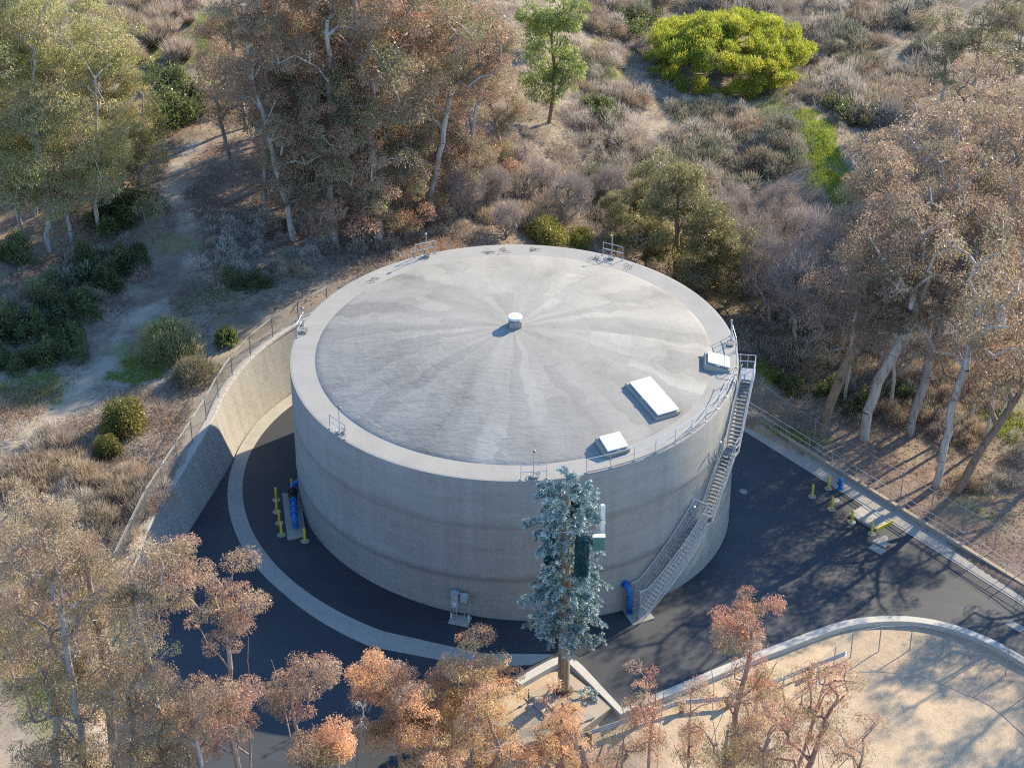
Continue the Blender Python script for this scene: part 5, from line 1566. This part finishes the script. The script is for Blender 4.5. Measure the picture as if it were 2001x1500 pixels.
# ------------------------------------------------------------------ litter and weeds nobody could count
def scatter(name, polys, n, L, W, pal, seed, lie=True, mat=None):
    rng = np.random.default_rng(seed)
    X = []
    while sum(len(q) for q in X) < n:
        poly = polys[rng.integers(len(polys))]
        q = rng.uniform([poly[0], poly[2]], [poly[1], poly[3]], size=(4000, 2))
        q = q[(pad_sd(q[:, 0], q[:, 1]) > 1.4)]
        q = q[fbm(q[:, 0] / 3.5, q[:, 1] / 3.5, seed, 3) + rng.normal(size=len(q)) * .15 > -.05]
        q = q[seg_dist(q[:, 0], q[:, 1], PATH) > .55 + .6 * rng.uniform(size=len(q))]
        X.append(q)
    X = np.concatenate(X)[:n]
    z = zg(X[:, 0], X[:, 1])
    P = np.stack([X[:, 0], X[:, 1], z + .03], 1)
    D = rng.normal(size=(n, 3))
    D[:, 2] = np.abs(D[:, 2]) * (.18 if lie else 1.6)
    V, F = blades(P, D, L * rng.uniform(.5, 1.5, n), W * rng.uniform(.6, 1.4, n), rng)
    c = np.array(pal)[rng.integers(len(pal), size=n)] * rng.uniform(.75, 1.25, (n, 1))
    o = mesh_obj(name, np_mesh(name, V, F, mat or M_twig, np.repeat(c, 4, 0)))
    tag(o, kind='stuff')
    return o
o = scatter("leaf_litter", [(22, 55, 112, 165), (-40, 8, 138, 175), (-60, -23, 118, 160)], 90000, .28, .05, [(.34, .22, .16), (.42, .32, .25), (.22, .14, .10), (.28, .17, .12)], 400)
tag(o, "bark strips and fallen leaves strewn under the gum groves", "leaf litter")
o = scatter("dry_weeds", [(-10, 60, 150, 225), (-62, -20, 150, 225), (14, 45, 132, 170)], 110000, .40, .035, [(.36, .31, .25), (.31, .27, .20), (.27, .25, .16), (.24, .21, .19)], 401, False)
tag(o, "low dry weeds covering the slopes between the bushes", "weeds")
o = scatter("dry_weeds", [(-40, -23, 88, 128)], 30000, .42, .035, [(.42, .31, .22), (.36, .25, .18), (.30, .23, .16)], 402, False)
tag(o, "low straw weeds on the bench beside the block wall", "weeds")
def low_scrub():
    """ankle to knee high scrub in mounds between the bushes"""
    rng = np.random.default_rng(430)
    Q = []
    for (x0, x1, y0, y1, k) in ((-8, 44, 148, 232, 2600), (10, 46, 134, 168, 700), (-62, -24, 132, 200, 500), (-45, -24, 92, 128, 350), (-12, 12, 139, 152, 260), (-8, 30, 140, 172, 900), (16, 36, 134, 160, 400)):
        q = rng.uniform([x0, y0], [x1, y1], size=(k, 2))
        q = q[fbm(q[:, 0] / 6, q[:, 1] / 6, 435, 3) > -.18]
        q = q[pad_sd(q[:, 0], q[:, 1]) > 2.0]
        q = q[(seg_dist(q[:, 0], q[:, 1], PATH) > 1.8) & (seg_dist(q[:, 0], q[:, 1], PATH2) > 1.4) & (seg_dist(q[:, 0], q[:, 1], STRIP) > 2.2)]
        Q.append(q)
    Q = np.concatenate(Q)
    P, D, Cc = [], [], []
    pal = np.array(SAGE + [(.40, .32, .25), (.33, .31, .23)])
    for q in Q:
        w = rng.uniform(.35, 1.0); h = w * rng.uniform(.45, .8); k = int(110 * w * w + 30)
        u = unit(rng.normal(size=(k, 3))); u[:, 2] = np.abs(u[:, 2])
        p = u * np.array([w, w, h]) * rng.uniform(.3, 1, (k, 1)); p[:, :2] += q
        P.append(p); D.append(u + rng.normal(size=(k, 3)) * .35 + np.array([0, 0, .4]))
        Cc.append(pal[rng.integers(len(pal))] * rng.uniform(.7, 1.15) * rng.uniform(.8, 1.2, (k, 1)))
    P, D, Cc = np.concatenate(P), np.concatenate(D), np.concatenate(Cc)
    P[:, 2] += zg(P[:, 0], P[:, 1])
    n = len(P)
    V, F = blades(P, D, .42 * rng.uniform(.6, 1.3, n), .03 * rng.uniform(.7, 1.4, n), rng)
    o = mesh_obj("low_scrub", np_mesh("low_scrub", V, F, M_twig, np.repeat(Cc, 4, 0)))
    tag(o, "knee high grey scrub carpeting the slopes between the bushes", "scrub", kind='stuff')
low_scrub()
def grass_at(px, py, rx, ry, n, seed):
    rng = np.random.default_rng(seed)
    p = gp(px, py)
    q = rng.uniform(-1.1, 1.1, size=(n, 2)); r = np.hypot(q[:, 0], q[:, 1]) + fbm(q[:, 0] * 2.2, q[:, 1] * 2.2, seed, 3) * .9
    q = q[r < .8] * np.array([rx, ry]) + p[:2]
    return q
rng = np.random.default_rng(410)
X = np.concatenate([grass_at(px, py, rx, ry, n, 420 + k) for k, (px, py, rx, ry, n) in enumerate([(1585, 262, 2.4, 5.5, 9000), (1620, 325, 2.3, 5.5, 9000), (1648, 378, 1.7, 3.6, 4500), (1690, 160, 2.4, 2.4, 1800), (1500, 205, 4, 5, 3000), (1480, 300, 3, 5, 2500),
     (270, 725, 2.3, 2.0, 3500), (430, 65, 5, 6, 7000), (250, 85, 4, 6, 4500), (1960, 830, 3, 3.5, 6000), (1540, 850, 3, 1.3, 2500), (1500, 730, 1.2, 3, 2500), (1640, 470, 1.5, 2.5, 1800), (1190, 120, 2, 6, 3500), (100, 1340, 2.5, 3, 3500), (30, 1280, 2.5, 3, 3500), (60, 760, 2.6, 2.6, 3000)])])
X = X[pad_sd(X[:, 0], X[:, 1]) > 1.3]
n = len(X); P = np.stack([X[:, 0], X[:, 1], zg(X[:, 0], X[:, 1])], 1)
D = rng.normal(size=(n, 3)) * .5; D[:, 2] = 1
V, F = blades(P, D, .26 * rng.uniform(.5, 1.4, n), .05, rng)
c = np.array([[.24, .33, .05]]) * rng.uniform(.7, 1.35, (n, 1)); c[:, 0] *= rng.uniform(.8, 1.5, n)
o = mesh_obj("green_grass", np_mesh("green_grass", V, F, M_leaf, np.repeat(c, 4, 0))); tag(o, "fresh green grass on the knoll and in damp hollows", "grass", kind='stuff')

# ------------------------------------------------------------------ fake pine antenna mast
mz = .30
mono = empty("fake_pine_mast", (3.18, 99.8, mz)); tag(mono, "antenna mast disguised as a blue green pine before the tank", "antenna mast")
MH = 15.6
t_ = NT("mast_bark_paint"); pp = t_.obj(); a_ = t_.noise(t_.mapv(pp, (6, 6, .6)), 1.5, 5, .7)
t_.base(t_.ramp(a_, [(.3, (.13, .09, .06)), (.5, (.27, .20, .135)), (.7, (.38, .29, .20))])); t_.bump(a_, .7, .05); M_mast = t_.set(.8, 0, .2)
m = MB(); m.lathe([(.40, 0), (.385, .05), (.35, 6), (.31, 11), (.26, MH - .6), (0, MH - .55)], n=18); m.build("pole", M_mast, mono, True)
m = MB(); m.lathe([(.62, 0), (.62, .05), (.42, .06), (.42, .25)], n=18); m.build("base_flange", M_rust, mono)
PINE = [(.20, .34, .34), (.15, .27, .29), (.26, .38, .36), (.30, .41, .38)]
def bough(seed, L):
    """a drooping bough with curled bottle-brush tufts"""
    rng = np.random.default_rng(seed)
    axes = [np.array([[t * L, 0, .25 * L * math.sin(t * 2.6) - .22 * L * t * t] for t in np.linspace(0, 1, 8)])]
    for k in range(int(5 + L * 2.2)):
        t = rng.uniform(.25, 1.0); i = min(6, int(t * 7)); p = axes[0][i] + (axes[0][i + 1] - axes[0][i]) * (t * 7 - i)
        s = rng.choice([-1, 1]); l = rng.uniform(.4, .8) * (1.25 - .5 * t) * min(1, L / 1.6)
        a = rng.uniform(.5, 1.2) * s; cu = rng.uniform(-.9, .5)
        axes.append(np.array([p + np.array([math.cos(a) * l * q, math.sin(a) * l * q, l * (.35 * math.sin(q * 2.8) + cu * q * q * .6)]) for q in np.linspace(0, 1, 6)]))
    P, D, Cc = [], [], []
    pal = np.array(PINE)
    for ax in axes:
        d = np.diff(ax, axis=0); ln = np.linalg.norm(d, axis=1).sum()
        k = int(ln * (150 if ax is not axes[0] else 70))
        t = rng.uniform(.0 if ax is not axes[0] else .15, 1, k) * (len(ax) - 1); i = np.minimum(t.astype(int), len(ax) - 2)
        p = ax[i] + d[i] * (t - i)[:, None]
        dd = unit(d[i]) * .55 + rng.normal(size=(k, 3)) * .55
        col = pal[rng.integers(4, size=k)] * rng.uniform(.7, 1.2, (k, 1))
        end = np.clip((t / (len(ax) - 1) - .62) * 2.2, 0, 1)[:, None]
        col = col * (1 - end * .8) + np.array([.62, .70, .67]) * end * .8
        P.append(p); D.append(dd); Cc.append(col)
    P, D, Cc = np.concatenate(P), np.concatenate(D), np.concatenate(Cc)
    V, F = blades(P, D, rng.uniform(.10, .24, len(P)), .045, rng)
    C4 = np.repeat(Cc, 4, 0)
    for ax in axes:
        V2, F2 = frusta(ax[:-1], ax[1:], np.full(len(ax) - 1, .03), np.full(len(ax) - 1, .022), 4)
        F = np.concatenate([F, F2 + len(V)]); V = np.concatenate([V, V2]); C4 = np.concatenate([C4, np.tile([[.20, .17, .13]], (len(V2), 1))])
    return np_mesh("bough", V, F, M_needle, C4)
boughs = [(L, bough(500 + k, L)) for k, L in enumerate([1.1, 1.35, 1.6, 1.9, 2.2, 2.5])]
rng = random.Random(5)
nb = 96
for k in range(nb):
    t = k / (nb - 1)
    z = 4.1 + (MH - 4.3) * t
    Lw = 2.2 - .25 * t
    if 9.0 < z < 12.6: Lw = 1.5
    if z >= 12.6: Lw = 1.85 * (1 - (z - 12.6) / 10.0)
    Lw *= rng.uniform(.55, 1.22)
    az_ = math.degrees(k * 2.399) % 360
    if 9.8 < z < 12.8 and 275 < az_ < 335: continue
    L, me = min(boughs, key=lambda b: abs(b[0] - Lw))
    o = mesh_obj("bough", me, mono)
    a = k * 2.399 + rng.uniform(-.3, .3)
    o.location = (.25 * math.cos(a), .25 * math.sin(a), z); o.rotation_euler = (rng.uniform(-.25, .25), rng.uniform(-.30, .12), a); s = Lw / L; o.scale = (s, s, s)
def sock(x, y, z0, z1, w, d, name):
    """panel antenna in a sleeve of plastic needles"""
    rng = np.random.default_rng(int(z0 * 10))
    n = 2600
    a = rng.uniform(0, 6.28, n); zz = rng.uniform(z0, z1, n)
    q = np.stack([np.cos(a), np.sin(a)], 1); q = q / np.max(np.abs(q), axis=1, keepdims=True)
    P = np.stack([x + q[:, 0] * w / 2, y + q[:, 1] * d / 2, zz], 1)
    D = np.stack([q[:, 0], q[:, 1], rng.normal(size=n) * .5 - .5], 1)
    V, F = blades(P, D, .14, .05, rng)
    c = np.repeat(np.array([[.02, .085, .085]]) * rng.uniform(.6, 1.6, (n, 1)), 4, 0)
    B = np.array([[x + sx_ * w / 2, y + sy_ * d / 2, zq] for zq in (z0, z1) for sx_, sy_ in ((-1, -1), (1, -1), (1, 1), (-1, 1))])
    Fb = np.array([(0, 3, 2, 1), (4, 5, 6, 7), (0, 1, 5, 4), (1, 2, 6, 5), (2, 3, 7, 6), (3, 0, 4, 7)])
    mesh_obj(name, np_mesh(name, np.concatenate([V, B]), np.concatenate([F, Fb + len(V)]), M_needle, np.concatenate([c, np.tile([[.02, .06, .06]], (8, 1))])), mono)
sock(.95, -1.0, 10.0, 12.75, .66, .42, "antenna_panel")
sock(-1.0, -.55, 10.6, 12.4, .42, .34, "antenna_panel")
sock(.5, .9, 12.2, 14.3, .5, .4, "antenna_panel")
m = MB(); m.box((2.15, -.1, 13.35), (.30, .26, 2.3), .4, ch=.05); m.tube([(1.85, 0, 12.2), (1.85, 0, 14.5)], .035, 6); o = m.build("antenna_panel", M_white, mono)
for x, y, z, s in ((1.95, -.9, 12.3, (.72, .3, .95)), (-1.25, -.75, 12.6, (.5, .3, .42))):
    m = MB(); m.box((x, y, z), s, ch=.02); m.build("radio_unit", M_teal, mono)
    m = MB(); m.box((x, y, z + s[2] / 2 + .03), (s[0] + .04, s[1] + .04, .05)); m.build("unit_lid", M_white, mono)
m = MB()
for zz in (12.0, 12.75): m.tube([(-1.5, -.5, zz), (2.1, -.4, zz)], .035, 6); m.tube([(-.8, .7, zz), (1.2, .9, zz)], .035, 6)
for x in (-1.1, -.45, 1.0, 1.85): m.tube([(x, -.45, 11.0), (x, -.45, 13.4)], .03, 6)
m.build("mount_frame", M_steel, mono)
# the fallen bough at its foot
o = mesh_obj("fallen_bough", boughs[1][1]); o.location = gz(1112, 1352, .45); o.rotation_euler = (0, 0, -.2); tag(o, "blue green plastic bough lying on the slab beside the mast", "bough")
o.scale = (1.15, 1.15, .8)
# twigs blown on to the roof
rng = random.Random(12)
for k, (px, py) in enumerate([(730, 548), (950, 492), (985, 490), (1040, 489), (825, 608), (1170, 508), (1232, 522)]):
    p = gz(px, py, TH + .1); z = zroof(p[0], p[1])
    p = gz(px, py, z + .03)
    m = MB()
    for j in range(5):
        a = rng.uniform(0, 6.28); l = rng.uniform(.3, .8); q = Vector(p) + Vector((rng.uniform(-.3, .3), rng.uniform(-.3, .3), 0))
        m.tube([q, q + Vector((math.cos(a) * l * .5, math.sin(a) * l * .5, .06)), q + Vector((math.cos(a) * l, math.sin(a) * l, .02))], .018, 4)
    tag(m.build("fallen_twigs", M_bark_brown), ["reddish dead twig cluster on the back left of the roof", "dead twigs left of centre on the back rim", "dead twigs at the middle of the back rim", "dead twigs right of centre on the back rim",
        "single dry twig on the left of the dome", "dead twigs below the back right rail panel", "dead twigs right of the back right rail panel"][k], "twigs", "twigs blown on to the roof")
